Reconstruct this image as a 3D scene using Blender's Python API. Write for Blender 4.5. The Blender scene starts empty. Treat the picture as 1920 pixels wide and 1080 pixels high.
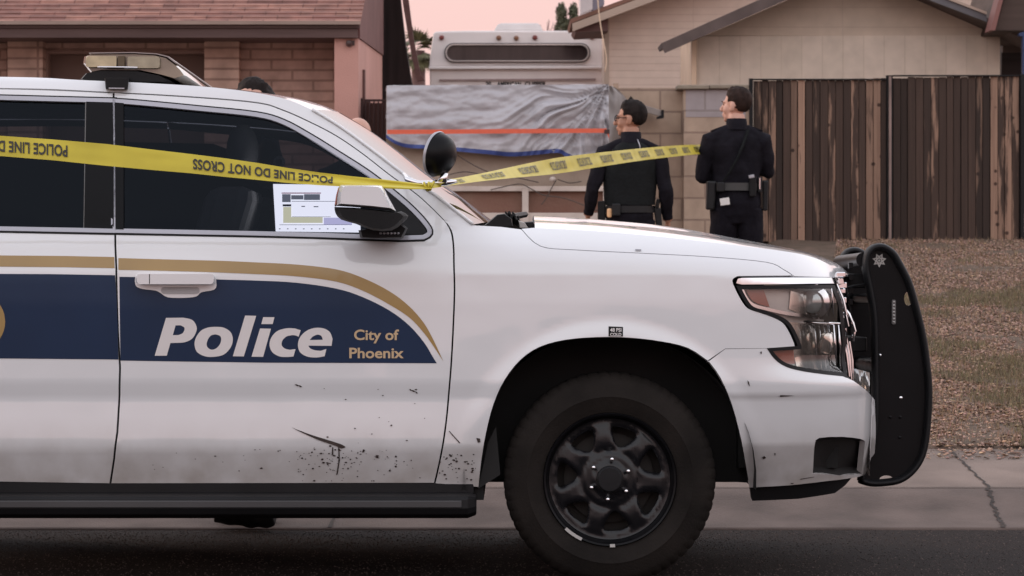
import bpy, bmesh, math, random
import numpy as np
from mathutils import Vector, Matrix, noise as mnoise
from mathutils.geometry import delaunay_2d_cdt

random.seed(7)
scene = bpy.context.scene
COL = scene.collection
R = math.radians

# ------------------------------------------------------------------ camera
F = 4824.0      # focal length in photo pixels (1920 wide)
H = 1.236       # camera height over the street
YH = 440.0      # horizon row of the photo
cam_d = bpy.data.cameras.new('camera')
cam = bpy.data.objects.new('camera', cam_d)
COL.objects.link(cam)
cam.location = (0, 0, H)
cam.rotation_euler = (R(90), 0, 0)
cam_d.sensor_width = 36.0
cam_d.lens = F / 1920 * 36.0
cam_d.shift_y = -(540 - YH) / 1920
cam_d.clip_end = 3000
cam_d.dof.use_dof = True
cam_d.dof.focus_distance = 9.2
cam_d.dof.aperture_fstop = 11
scene.camera = cam

# ------------------------------------------------------------------ world: dusk sky
SUN_EL, SUN_AZ = 5.0, -62.0     # sun low on the left, beyond the houses (azimuth from +Y)
w = bpy.data.worlds.new('World')
scene.world = w
w.use_nodes = True
nt = w.node_tree
nt.nodes.clear()
out = nt.nodes.new('ShaderNodeOutputWorld')
sky = nt.nodes.new('ShaderNodeTexSky')
sky.sky_type = 'NISHITA'
sky.sun_disc = False
sky.sun_elevation = R(SUN_EL)
sky.sun_rotation = R(SUN_AZ)
sky.air_density = 1.5
sky.dust_density = 3.0
bgn = nt.nodes.new('ShaderNodeBackground')
bgn.inputs['Strength'].default_value = 0.10
tc = nt.nodes.new('ShaderNodeTexCoord')
sep = nt.nodes.new('ShaderNodeSeparateXYZ')
ramp = nt.nodes.new('ShaderNodeValToRGB')
cr_ = ramp.color_ramp
cr_.elements[0].position = 0.0
cr_.elements[0].color = (0.50, 0.325, 0.305, 1)
cr_.elements[1].position = 1.0
cr_.elements[1].color = (0.48, 0.49, 0.56, 1)
e = cr_.elements.new(0.11); e.color = (0.54, 0.37, 0.355, 1)
e = cr_.elements.new(0.32); e.color = (0.875, 0.85, 0.885, 1)
mul = nt.nodes.new('ShaderNodeMix'); mul.data_type = 'RGBA'; mul.blend_type = 'MIX'
mul.inputs['Factor'].default_value = 0.86
sc_ = nt.nodes.new('ShaderNodeVectorMath'); sc_.operation = 'SCALE'
sc_.inputs['Scale'].default_value = 21.0
L = nt.links.new
L(tc.outputs['Generated'], sep.inputs[0])
L(sep.outputs['Z'], ramp.inputs['Fac'])
L(ramp.outputs['Color'], sc_.inputs[0])
L(sky.outputs['Color'], mul.inputs['A'])
L(sc_.outputs[0], mul.inputs['B'])
L(mul.outputs['Result'], bgn.inputs['Color'])
L(bgn.outputs[0], out.inputs['Surface'])

# ------------------------------------------------------------------ sun
sd = bpy.data.lights.new('sun', 'SUN')
sd.energy = 1.2
sd.angle = R(16)
sd.color = (1.0, 0.66, 0.50)
sun = bpy.data.objects.new('sun', sd)
COL.objects.link(sun)
sdir = Vector((math.sin(R(SUN_AZ)) * math.cos(R(SUN_EL + 6)), math.cos(R(SUN_AZ)) * math.cos(R(SUN_EL + 6)), math.sin(R(SUN_EL + 6))))
sun.rotation_euler = sdir.to_track_quat('Z', 'Y').to_euler()

scene.view_settings.view_transform = 'Standard'
scene.view_settings.look = 'None'
scene.view_settings.exposure = 0.0
scene.view_settings.gamma = 1.0

# ------------------------------------------------------------------ helpers
def W(px, py, d):
    """world point seen at photo pixel (px, py) at depth d"""
    return Vector(((px - 960) * d / F, d, H - (py - YH) * d / F))

def tag(o, label=None, cat=None, group=None, kind=None):
    if label: o['label'] = label
    if cat: o['category'] = cat
    if group: o['group'] = group
    if kind: o['kind'] = kind
    return o

def empty(name, loc, label=None, cat=None, group=None, rot=(0, 0, 0)):
    o = bpy.data.objects.new(name, None)
    COL.objects.link(o)
    o.location = loc
    o.rotation_euler = rot
    o.empty_display_size = 0.1
    return tag(o, label, cat, group)

def link_mesh(name, me, mats, parent=None, smooth=None, bevel=0, bseg=2, loc=None):
    if not isinstance(mats, (list, tuple)): mats = [mats]
    for m in mats:
        me.materials.append(m)
    if smooth == 'all':
        me.polygons.foreach_set('use_smooth', [True] * len(me.polygons))
    elif smooth:
        me.polygons.foreach_set('use_smooth', [True] * len(me.polygons))
        me.set_sharp_from_angle(angle=R(smooth))
    me.update()
    o = bpy.data.objects.new(name, me)
    COL.objects.link(o)
    if parent: o.parent = parent
    if loc is not None: o.location = loc
    if bevel:
        b = o.modifiers.new('bevel', 'BEVEL')
        b.width = bevel; b.segments = bseg; b.limit_method = 'ANGLE'; b.angle_limit = R(35)
    return o

class MB:
    """collects shapes and links them as one mesh object"""
    def __init__(s):
        s.v = []; s.f = []; s.m = []
    def add(s, verts, faces, mi=0):
        b = len(s.v)
        s.v.extend([tuple(p) for p in verts])
        s.f.extend([tuple(i + b for i in f) for f in faces])
        s.m.extend([mi] * len(faces))
        return s
    def box(s, a, b, mi=0, M=None):
        x0, y0, z0 = a; x1, y1, z1 = b
        v = [Vector(p) for p in ((x0,y0,z0),(x1,y0,z0),(x1,y1,z0),(x0,y1,z0),(x0,y0,z1),(x1,y0,z1),(x1,y1,z1),(x0,y1,z1))]
        if M: v = [M @ p for p in v]
        return s.add(v, [(0,3,2,1),(4,5,6,7),(0,1,5,4),(1,2,6,5),(2,3,7,6),(3,0,4,7)], mi)
    def rings(s, rings, cap=True, mi=0, closed=True):
        n = len(rings[0]); v = [p for r in rings for p in r]; f = []
        for i in range(len(rings) - 1):
            for j in range(n if closed else n - 1):
                k = (j + 1) % n
                f.append((i*n+j, i*n+k, (i+1)*n+k, (i+1)*n+j))
        if cap:
            f.append(tuple(range(n - 1, -1, -1)))
            f.append(tuple((len(rings)-1)*n + j for j in range(n)))
        return s.add(v, f, mi)
    def tube(s, path, r, n=8, cap=True, mi=0):
        path = [Vector(p) for p in path]
        rr = r if isinstance(r, (list, tuple)) else [r] * len(path)
        rings = []; up = None
        for i, p in enumerate(path):
            t = (path[min(i+1, len(path)-1)] - path[max(i-1, 0)]).normalized()
            if up is None:
                up = Vector((0,0,1)) if abs(t.z) < .9 else Vector((1,0,0))
            a = t.cross(up).normalized(); up = a.cross(t).normalized()
            rings.append([p + (a*math.cos(2*math.pi*k/n) + up*math.sin(2*math.pi*k/n)) * rr[i] for k in range(n)])
        return s.rings(rings, cap, mi)
    def lathe(s, prof, origin, axis=(0,1,0), n=32, mi=0, cap=False):
        ax = Vector(axis).normalized()
        a = ax.cross(Vector((0,0,1))) if abs(ax.z) < .9 else ax.cross(Vector((1,0,0)))
        a.normalize(); b = ax.cross(a)
        o = Vector(origin)
        rings = [[o + ax*h + (a*math.cos(2*math.pi*k/n) + b*math.sin(2*math.pi*k/n))*max(r, 1e-4) for k in range(n)] for r, h in prof]
        return s.rings(rings, cap, mi)
    def ell(s, c, r, n=16, m=10, M=None, mi=0):
        rings = []
        for i in range(m + 1):
            t = math.pi * i / m
            rr = max(math.sin(t), 1e-3)
            rings.append([Vector((r[0]*rr*math.cos(2*math.pi*k/n), r[1]*rr*math.sin(2*math.pi*k/n), -r[2]*math.cos(t))) for k in range(n)])
        c = Vector(c)
        rings = [[(M @ p if M else p) + c for p in rg] for rg in rings]
        return s.rings(rings, True, mi)
    def build(s, name, mats, parent=None, smooth=None, bevel=0, bseg=2, loc=None):
        me = bpy.data.meshes.new(name)
        me.from_pydata(s.v, [], s.f)
        if any(s.m): me.polygons.foreach_set('material_index', s.m)
        return link_mesh(name, me, mats, parent, smooth, bevel, bseg, loc)

def crom(pts, n=6):
    """Catmull-Rom through 2D/3D points"""
    P = [np.array(p, float) for p in pts]
    if len(P) < 3: return [tuple(p) for p in P]
    res = []
    for i in range(len(P) - 1):
        p0 = P[max(i-1, 0)]; p1 = P[i]; p2 = P[i+1]; p3 = P[min(i+2, len(P)-1)]
        for k in range(n):
            t = k / n
            res.append(tuple(.5*((2*p1)+(-p0+p2)*t+(2*p0-5*p1+4*p2-p3)*t*t+(-p0+3*p1-3*p2+p3)*t**3)))
    res.append(tuple(P[-1]))
    return res

def in_poly(pts, loops):
    x = pts[:, 0]; y = pts[:, 1]
    c = np.zeros(len(pts), bool)
    for lp in loops:
        a = np.array(lp); b = np.roll(a, -1, 0)
        for (x0, y0), (x1, y1) in zip(a, b):
            if y0 == y1: continue
            m = ((y0 > y) != (y1 > y)) & (x < (x1-x0)*(y-y0)/(y1-y0)+x0)
            c ^= m
    return c

def dedup(lp, eps=1e-5):
    r = []
    for p in lp:
        if not r or math.hypot(p[0]-r[-1][0], p[1]-r[-1][1]) > eps: r.append((float(p[0]), float(p[1])))
    if math.hypot(r[0][0]-r[-1][0], r[0][1]-r[-1][1]) < eps: r.pop()
    return r

def dens(lp, step, closed=True):
    r = []
    n = len(lp)
    for i in range(n if closed else n - 1):
        a = lp[i]; b = lp[(i+1) % n]
        k = max(1, int(math.hypot(b[0]-a[0], b[1]-a[1]) / step))
        for j in range(k):
            t = j / k
            r.append((a[0]+(b[0]-a[0])*t, a[1]+(b[1]-a[1])*t))
    if not closed: r.append(lp[-1])
    return r

def fill(loops, step=None):
    """triangulate outer loop minus holes; optional interior grid points. -> pts, tris"""
    loops = [dedup(l) for l in loops]
    if step: loops = [dedup(dens(l, step)) for l in loops]
    V = []; E = []
    for lp in loops:
        b = len(V); n = len(lp)
        V += lp
        E += [(b+i, b+(i+1) % n) for i in range(n)]
    if step:
        a = np.array(loops[0])
        gx = np.arange(a[:, 0].min()+step*.5, a[:, 0].max(), step)
        gy = np.arange(a[:, 1].min()+step*.5, a[:, 1].max(), step)
        if len(gx) and len(gy):
            G = np.stack(np.meshgrid(gx, gy), -1).reshape(-1, 2)
            G = G[in_poly(G, loops)]
            B = np.array(V)
            if len(G):
                d2 = np.array([((B-g)**2).sum(1).min() for g in G])
                G = G[d2 > (step*.45)**2]
                V = V + [tuple(g) for g in G]
    res = delaunay_2d_cdt([Vector(v) for v in V], E, [], 1 if len(loops) == 1 else 0, 1e-7)
    P = [(v.x, v.y) for v in res[0]]; T = []
    A = np.array(P); tri = [tuple(t[:3]) for t in res[2]]
    ok = in_poly(A[np.array(tri)].mean(1), loops)
    for t in [t for t, k in zip(tri, ok) if k]:
        a, b, c = [P[i] for i in t[:3]]
        ar = (b[0]-a[0])*(c[1]-a[1])-(b[1]-a[1])*(c[0]-a[0])
        if abs(ar) < 1e-12: continue
        T.append(tuple(t) if ar > 0 else tuple(reversed(t)))
    return P, T

def bedges(T):
    s = {}
    for t in T:
        for i in range(3):
            a, b = t[i], t[(i+1) % 3]
            if (b, a) in s: del s[(b, a)]
            else: s[(a, b)] = 1
    return list(s)

def prism(mb, loops, f0, f1, step=None, mi=0):
    """extrude a filled 2D outline: f0, f1 map (u,v) -> front / back 3D point"""
    P, T = fill(loops, step)
    n = len(P)
    v = [f0(*p) for p in P] + [f1(*p) for p in P]
    f = list(T) + [tuple(i+n for i in reversed(t)) for t in T]
    for a, b in bedges(T):
        f.append((a, a+n, b+n, b))
    return mb.add(v, f, mi)

def arc(cx, cy, rx, ry, a0, a1, n):
    return [(cx+rx*math.cos(R(a0+(a1-a0)*i/n)), cy+ry*math.sin(R(a0+(a1-a0)*i/n))) for i in range(n+1)]

def rrect(x0, y0, x1, y1, r, n=5):
    return arc(x1-r, y1-r, r, r, 0, 90, n) + arc(x0+r, y1-r, r, r, 90, 180, n) + arc(x0+r, y0+r, r, r, 180, 270, n) + arc(x1-r, y0+r, r, r, 270, 360, n)

def text2d(s, size=1.0, bold=0.0, shear=0.0, align='LEFT', space=1.0):
    """text -> 2D verts and faces"""
    cu = bpy.data.curves.new('txt', 'FONT')
    cu.body = s; cu.size = size; cu.offset = bold; cu.shear = shear; cu.align_x = align
    cu.space_character = space; cu.resolution_u = 4
    o = bpy.data.objects.new('txt', cu)
    COL.objects.link(o)
    dg = bpy.context.evaluated_depsgraph_get()
    me = bpy.data.meshes.new_from_object(o.evaluated_get(dg))
    V = [(v.co.x, v.co.y) for v in me.vertices]
    Fc = [tuple(p.vertices) for p in me.polygons]
    bpy.data.objects.remove(o); bpy.data.curves.remove(cu); bpy.data.meshes.remove(me)
    return V, Fc

# ------------------------------------------------------------------ materials
def pm(name, base, rough=.5, metal=0.0, var=.12, vs=3.0, bump=0.0, bs=60.0, coat=0.0, spec=.5, rvar=.08, stretch=(1,1,1), c2=None, detail=4):
    m = bpy.data.materials.new(name)
    m.use_nodes = True
    n = m.node_tree.nodes; l = m.node_tree.links
    p = n['Principled BSDF']
    p.inputs['Metallic'].default_value = metal
    p.inputs['Coat Weight'].default_value = coat
    p.inputs['Coat Roughness'].default_value = .04; p.inputs['Coat IOR'].default_value = 1.7
    p.inputs['Specular IOR Level'].default_value = spec
    t = n.new('ShaderNodeTexCoord'); mp = n.new('ShaderNodeMapping')
    mp.inputs['Scale'].default_value = stretch
    l.new(t.outputs['Object'], mp.inputs[0])
    nz = n.new('ShaderNodeTexNoise'); nz.inputs['Scale'].default_value = vs; nz.inputs['Detail'].default_value = detail
    l.new(mp.outputs[0], nz.inputs['Vector'])
    mx = n.new('ShaderNodeMix'); mx.data_type = 'RGBA'
    b = c2 if c2 else tuple(c*(1-var) for c in base)
    a = base if c2 else tuple(min(1, c*(1+var)) for c in base)
    mx.inputs['A'].default_value = (*a, 1); mx.inputs['B'].default_value = (*b, 1)
    mr = n.new('ShaderNodeMapRange'); mr.inputs['From Min'].default_value = .32; mr.inputs['From Max'].default_value = .68
    l.new(nz.outputs['Fac'], mr.inputs['Value'])
    l.new(mr.outputs['Result'], mx.inputs['Factor'])
    l.new(mx.outputs['Result'], p.inputs['Base Color'])
    m2 = n.new('ShaderNodeMapRange')
    m2.inputs['To Min'].default_value = max(.02, rough-rvar); m2.inputs['To Max'].default_value = min(1, rough+rvar)
    l.new(nz.outputs['Fac'], m2.inputs['Value']); l.new(m2.outputs['Result'], p.inputs['Roughness'])
    if bump:
        nb = n.new('ShaderNodeTexNoise'); nb.inputs['Scale'].default_value = bs; nb.inputs['Detail'].default_value = 5
        l.new(mp.outputs[0], nb.inputs['Vector'])
        bp = n.new('ShaderNodeBump'); bp.inputs['Strength'].default_value = bump; bp.inputs['Distance'].default_value = .02
        l.new(nb.outputs['Fac'], bp.inputs['Height']); l.new(bp.outputs[0], p.inputs['Normal'])
    return m

def emit(name, col, s):
    m = bpy.data.materials.new(name); m.use_nodes = True
    p = m.node_tree.nodes['Principled BSDF']
    p.inputs['Base Color'].default_value = (*[c*.3 for c in col], 1)
    p.inputs['Emission Color'].default_value = (*col, 1); p.inputs['Emission Strength'].default_value = s
    p.inputs['Roughness'].default_value = .3
    return m

def glass(name, tint, ior=1.5, rough=.0, sheen=(1,1,1)):
    """thin tinted pane: tinted see-through plus mirror reflection by angle"""
    m = bpy.data.materials.new(name); m.use_nodes = True
    n = m.node_tree.nodes; l = m.node_tree.links; n.clear()
    o = n.new('ShaderNodeOutputMaterial'); tr = n.new('ShaderNodeBsdfTransparent'); gl = n.new('ShaderNodeBsdfGlossy')
    fr = n.new('ShaderNodeFresnel'); mx = n.new('ShaderNodeMixShader')
    tr.inputs[0].default_value = (*tint, 1); gl.inputs['Color'].default_value = (*sheen, 1); gl.inputs['Roughness'].default_value = rough; fr.inputs['IOR'].default_value = ior
    nz = n.new('ShaderNodeTexNoise'); nz.inputs['Scale'].default_value = 2.0
    bp = n.new('ShaderNodeBump'); bp.inputs['Strength'].default_value = .02; bp.inputs['Distance'].default_value = .02
    l.new(nz.outputs['Fac'], bp.inputs['Height']); l.new(bp.outputs[0], gl.inputs['Normal'])
    l.new(fr.outputs[0], mx.inputs[0]); l.new(tr.outputs[0], mx.inputs[1]); l.new(gl.outputs[0], mx.inputs[2])
    l.new(mx.outputs[0], o.inputs[0])
    return m

def add_dirt(m, zlo, zhi, col=(.20,.14,.09), amt=.5, scale=9, axis='Z'):
    """road grime on a paint: a noisy film on the lowest panels (object coordinates)"""
    n = m.node_tree.nodes; l = m.node_tree.links; p = n['Principled BSDF']
    src = p.inputs['Base Color'].links[0].from_socket
    t = n.new('ShaderNodeTexCoord'); s = n.new('ShaderNodeSeparateXYZ'); l.new(t.outputs['Object'], s.inputs[0])
    r = n.new('ShaderNodeMapRange'); r.inputs['From Min'].default_value = zhi; r.inputs['From Max'].default_value = zlo
    l.new(s.outputs[axis], r.inputs['Value'])
    nz = n.new('ShaderNodeTexNoise'); nz.inputs['Scale'].default_value = scale; nz.inputs['Detail'].default_value = 8
    l.new(t.outputs['Object'], nz.inputs['Vector'])
    mm = n.new('ShaderNodeMath'); mm.operation = 'MULTIPLY'; l.new(r.outputs[0], mm.inputs[0]); l.new(nz.outputs['Fac'], mm.inputs[1])
    m3 = n.new('ShaderNodeMath'); m3.operation = 'MULTIPLY'; m3.inputs[1].default_value = amt; l.new(mm.outputs[0], m3.inputs[0])
    mx = n.new('ShaderNodeMix'); mx.data_type = 'RGBA'
    l.new(m3.outputs[0], mx.inputs['Factor']); l.new(src, mx.inputs['A']); mx.inputs['B'].default_value = (*col, 1)
    l.new(mx.outputs['Result'], p.inputs['Base Color'])

def add_waves(m):
    """the faint unevenness of pressed and painted sheet metal"""
    n = m.node_tree.nodes; l = m.node_tree.links; p = n['Principled BSDF']
    t = n.new('ShaderNodeTexCoord'); a = n.new('ShaderNodeTexNoise'); a.inputs['Scale'].default_value = 2.6; a.inputs['Detail'].default_value = 2
    l.new(t.outputs['Object'], a.inputs['Vector'])
    b = n.new('ShaderNodeBump'); b.inputs['Strength'].default_value = .16; b.inputs['Distance'].default_value = .05
    l.new(a.outputs['Fac'], b.inputs['Height']); l.new(b.outputs[0], p.inputs['Normal']); l.new(b.outputs[0], p.inputs['Coat Normal'])

def brick_mat(name, c1, c2, mortar, bw, bh, ms=.012, off=.5, bump=.5, rough=.9, plane='XZ', var=.25, squash=1.0):
    """block / brick / shingle courses in metres on a wall lying in the given object plane"""
    m = bpy.data.materials.new(name); m.use_nodes = True
    n = m.node_tree.nodes; l = m.node_tree.links; p = n['Principled BSDF']
    p.inputs['Roughness'].default_value = rough
    t = n.new('ShaderNodeTexCoord'); s = n.new('ShaderNodeSeparateXYZ'); c = n.new('ShaderNodeCombineXYZ')
    l.new(t.outputs['Object'], s.inputs[0])
    l.new(s.outputs[plane[0]], c.inputs['X']); l.new(s.outputs[plane[1]], c.inputs['Y'])
    b = n.new('ShaderNodeTexBrick')
    b.inputs['Scale'].default_value = 1.0; b.inputs['Brick Width'].default_value = bw; b.inputs['Row Height'].default_value = bh
    b.inputs['Mortar Size'].default_value = ms; b.inputs['Mortar Smooth'].default_value = .15; b.offset = off
    b.inputs['Color1'].default_value = (*c1, 1); b.inputs['Color2'].default_value = (*c2, 1); b.inputs['Mortar'].default_value = (*mortar, 1)
    l.new(c.outputs[0], b.inputs['Vector'])
    nz = n.new('ShaderNodeTexNoise'); nz.inputs['Scale'].default_value = 6; nz.inputs['Detail'].default_value = 7
    l.new(t.outputs['Object'], nz.inputs['Vector'])
    mr = n.new('ShaderNodeMapRange'); mr.inputs['From Min'].default_value = .3; mr.inputs['From Max'].default_value = .7
    mr.inputs['To Min'].default_value = 1-var; mr.inputs['To Max'].default_value = 1+var
    l.new(nz.outputs['Fac'], mr.inputs['Value'])
    vm = n.new('ShaderNodeVectorMath'); vm.operation = 'SCALE'
    l.new(b.outputs['Color'], vm.inputs[0]); l.new(mr.outputs[0], vm.inputs['Scale'])
    l.new(vm.outputs[0], p.inputs['Base Color'])
    inv = n.new('ShaderNodeMath'); inv.operation = 'SUBTRACT'; inv.inputs[0].default_value = 1.0; l.new(b.outputs['Fac'], inv.inputs[1])
    n2 = n.new('ShaderNodeTexNoise'); n2.inputs['Scale'].default_value = 40; n2.inputs['Detail'].default_value = 4
    l.new(t.outputs['Object'], n2.inputs['Vector'])
    ma = n.new('ShaderNodeMath'); ma.operation = 'MULTIPLY_ADD'; ma.inputs[1].default_value = .25
    l.new(n2.outputs['Fac'], ma.inputs[0]); l.new(inv.outputs[0], ma.inputs[2])
    bp = n.new('ShaderNodeBump'); bp.inputs['Strength'].default_value = bump; bp.inputs['Distance'].default_value = .01
    l.new(ma.outputs[0], bp.inputs['Height']); l.new(bp.outputs[0], p.inputs['Normal'])
    return m

M = {}
M['white'] = pm('car_paint', (.73,.745,.76), .26, var=.015, vs=1.5, coat=1.0, rvar=.03)
add_dirt(M['white'], .34, .60, amt=.95)
add_waves(M['white'])
M['navy'] = pm('navy_vinyl', (.010,.026,.066), .34, var=.08, coat=.0, rvar=.04, spec=.25)
M['gold'] = pm('gold_vinyl', (.34,.215,.065), .38, var=.06, coat=.3)
M['goldtext'] = pm('gold_lettering', (.55,.40,.24), .4, var=.05)
M['lettering'] = pm('white_lettering', (.72,.69,.68), .4, var=.04)
M['black'] = pm('black_plastic', (.010,.010,.011), .5, var=.2, bump=.08, bs=250, spec=.2)
M['wheelblack'] = pm('wheel_enamel', (.007,.007,.0085), .28, var=.2, vs=8, spec=.4)
M['satin'] = pm('black_satin_steel', (.005,.005,.006), .36, var=.2, vs=8, spec=.15)
M['under'] = pm('dark_underbody', (.006,.006,.006), .8, var=.2)
M['rubber'] = pm('tyre_rubber', (.012,.0095,.008), .8, var=.35, vs=6, bump=.15, bs=120, spec=.2)
M['chrome'] = pm('chrome', (.72,.72,.74), .07, metal=1.0, var=.03, rvar=.03)
M['trim'] = pm('window_trim', (.42,.42,.46), .3, metal=.3, var=.05)
M['tint'] = glass('tinted_glass', (.08,.086,.105), 1.26, sheen=(.72,.84,1.0))
M['wglass'] = glass('windshield_glass', (.45,.5,.5), 2.3)
M['lens'] = glass('clear_lens', (.95,.95,.94), 1.55)
M['lampdark'] = pm('lamp_housing', (.60,.57,.55), .25, metal=.15, var=.3)
M['amber'] = pm('amber_reflector', (.42,.12,.08), .25, var=.15, coat=.5)
M['pillar'] = pm('pillar_film', (.006,.006,.007), .3, spec=.12)
M['interior'] = pm('interior_fabric', (.05,.05,.055), .8, var=.2)
M['seatgrey'] = pm('seat_grey', (.48,.47,.45), .8, var=.15)
M['skin1'] = pm('skin_tan', (.40,.20,.13), .5, var=.08, vs=12)
M['skin2'] = pm('skin_light', (.58,.33,.25), .5, var=.08, vs=12)
M['uniform'] = pm('uniform_black', (.011,.010,.014), .85, var=.25, vs=9, bump=.3, bs=40, spec=.1)
M['vest'] = pm('vest_charcoal', (.012,.0135,.0145), .8, var=.2, vs=8, bump=.35, bs=45, spec=.12)
M['trouser'] = pm('trousers_black', (.010,.009,.013), .85, var=.25, vs=9, bump=.3, bs=40, spec=.1)
M['leather'] = pm('belt_leather', (.014,.015,.017), .4, var=.2, vs=10, spec=.3)
M['hair'] = pm('dark_hair', (.012,.008,.007), .75, var=.4, vs=30, bump=.4, bs=70, stretch=(1,1,.3), spec=.2)
M['hair2'] = pm('brown_hair', (.024,.013,.010), .75, var=.4, vs=30, bump=.4, bs=70, stretch=(1,1,.3), spec=.2)
M['paper'] = pm('white_paper', (.75,.73,.7), .6, var=.05)
# ================================================================== police SUV (car frame: y = 0 is the near flank, 1.02 the middle)
CW = 2.04
C0 = Vector((0, 9.0, 0)); CA = -0.025
RC = Matrix.Rotation(CA, 3, 'X'); RCi = RC.transposed()
LO = RCi @ (Vector((0, 0, H)) - C0)
def ray(px, py): return RCi @ Vector(((px-960)/F, 1, -(py-YH)/F))
def C(px, py, y):
    d = ray(px, py)
    return LO + d * ((y - LO.y) / d.y)
def car_world(p): return RC @ Vector(p) + C0

_zt = np.arange(0, 2.2, .001)
_pf = np.array([(0,.12),(.30,.07),(.36,.055),(.485,.010),(.495,.007),(.655,.011),(.664,.011),(.712,.003),(.72,.002),(1.0,0),(1.10,.004),(1.143,.012),(1.20,.027),(1.236,.045),(1.27,.066),(1.77,.285),(1.81,.32),(1.85,.40),(2.2,.9)])
_st = np.interp(_zt, _pf[:,0], _pf[:,1])
_st = np.convolve(np.pad(_st, 8, 'edge'), np.ones(17)/17, 'valid')
XW, ZW = .345, .375
_hc = np.array([( .0,1.262),(.1,1.258),(.26,1.250),(.45,1.235),(.58,1.222),(.83,1.195),(1.01,1.168),(1.10,1.14),(1.3,1.08)])   # hood crease height by x
def sst(a, b, x):
    t = np.clip((x-a)/(b-a), 0, 1); return t*t*(3-2*t)
def S(x, z):
    x = np.asarray(x, float); z = np.asarray(z, float)
    s = np.interp(z, _zt, _st)
    r = np.hypot(x-XW, z-ZW)
    s = s - .010*(1-sst(.495, .575, r))*sst(.42, .66, z)
    r2 = np.hypot(x+2.60, z-ZW)
    s = s - .010*(1-sst(.495, .575, r2))*sst(.2, .3, z)
    zc = np.interp(x, _hc[:,0], _hc[:,1])
    s = s + sst(-.18, .05, x)*.075*np.clip((z-(zc-.12))/.12, 0, 1.3)**2
    x1 = 1.335 + (1.232-1.335)*sst(.70, .80, z) - .03*sst(1.0, 1.2, z)
    t = np.clip((x-.72)/(x1-.72), 0, .997)
    s = s + .52*(1-np.sqrt(1-t**2.4))
    s = s + sst(.60, .79, x)*(np.clip(.668-z, 0, .4)*.26 + .006*sst(.685,.66,z))
    t = np.clip((-3.25-x)/.6, 0, .995)
    return s + .45*(1-np.sqrt(1-t*t))
def Sn(x, z):
    e = .002
    gx = (S(x+e, z)-S(x-e, z))/(2*e); gz = (S(x, z+e)-S(x, z-e))/(2*e)
    n = np.stack([gx, -np.ones_like(gx), gz], -1)
    return n/np.linalg.norm(n, axis=-1, keepdims=True)
def SP(px, py):
    """(x, z) on the near flank seen at a photo pixel"""
    d = ray(px, py)
    ys = np.arange(-.1, 1.0, .004)
    t = (ys - LO.y)/d.y
    g = ys - S(LO.x+d.x*t, LO.z+d.z*t)
    k = np.argmax(g > 0) if (g > 0).any() else int(np.argmax(g))
    if k > 0 and g[k] > 0:
        y = ys[k-1] + (ys[k]-ys[k-1])*(-g[k-1])/(g[k]-g[k-1])
    else: y = ys[k]
    tt = (y-LO.y)/d.y
    return (LO.x+d.x*tt, LO.z+d.z*tt)

suv = empty('police_suv', C0, 'white police SUV with a navy door band, gold stripe and black push bumper', 'police car', rot=(CA, 0, 0))

def side_panel(name, loops, mat, parent=suv, off=0.0, rim=.02, step=.03, xz=False):
    lp = [[p if xz else SP(*p) for p in l] for l in loops]
    P, T = fill(lp, step)
    A = np.array(P); n = Sn(A[:,0], A[:,1]); y = S(A[:,0], A[:,1])
    v = [Vector((a[0], yy, a[1])) + Vector(nn)*off for a, yy, nn in zip(A, y, n)]
    f = [tuple(t) for t in T]
    N = [tuple(q) for q in n]
    k = len(v)
    if rim:
        be = bedges(T); idx = {}
        for a, b in be:
            for i in (a, b):
                if i not in idx:
                    idx[i] = len(v); v.append(v[i].copy()); v.append(v[i] - Vector(n[i])*rim + Vector((0, rim*.3, 0)))
                    N.append(tuple(n[i])); N.append(tuple(n[i]))
            f.append((a, idx[a], idx[b], b)) if False else f.append((idx[b], idx[a], idx[a]+1, idx[b]+1))
    me = bpy.data.meshes.new(name); me.from_pydata([tuple(p) for p in v], [], f)
    sm = [True]*len(T) + [False]*(len(f)-len(T))
    me.polygons.foreach_set('use_smooth', sm)
    o = link_mesh(name, me, mat, parent)
    if len(me.vertices) == len(N):
        cl = []
        for p in me.polygons:
            for li in p.loop_indices:
                vi = me.loops[li].vertex_index
                cl.append(N[vi] if p.use_smooth else tuple(p.normal))
        me.normals_split_custom_set(cl)
    return o

def mirror(o, parent=None):
    me = o.data.copy()
    co = np.empty(len(me.vertices)*3); me.vertices.foreach_get('co', co)
    co = co.reshape(-1, 3); co[:,1] = CW - co[:,1]
    me2 = bpy.data.meshes.new(me.name)
    me2.from_pydata(co.tolist(), [], [tuple(reversed(p.vertices)) for p in me.polygons])
    me2.polygons.foreach_set('use_smooth', [p.use_smooth for p in me.polygons])
    me2.polygons.foreach_set('material_index', [p.material_index for p in me.polygons])
    for m in o.data.materials: me2.materials.append(m)
    me2.set_sharp_from_angle(angle=R(40))
    c = bpy.data.objects.new(o.name.split('.')[0], me2); COL.objects.link(c)
    c.parent = parent or o.parent
    for md in o.modifiers:
        b = c.modifiers.new('bevel', 'BEVEL'); b.width = md.width; b.segments = md.segments; b.limit_method = 'ANGLE'; b.angle_limit = md.angle_limit
    bpy.data.meshes.remove(me)
    return c

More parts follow.
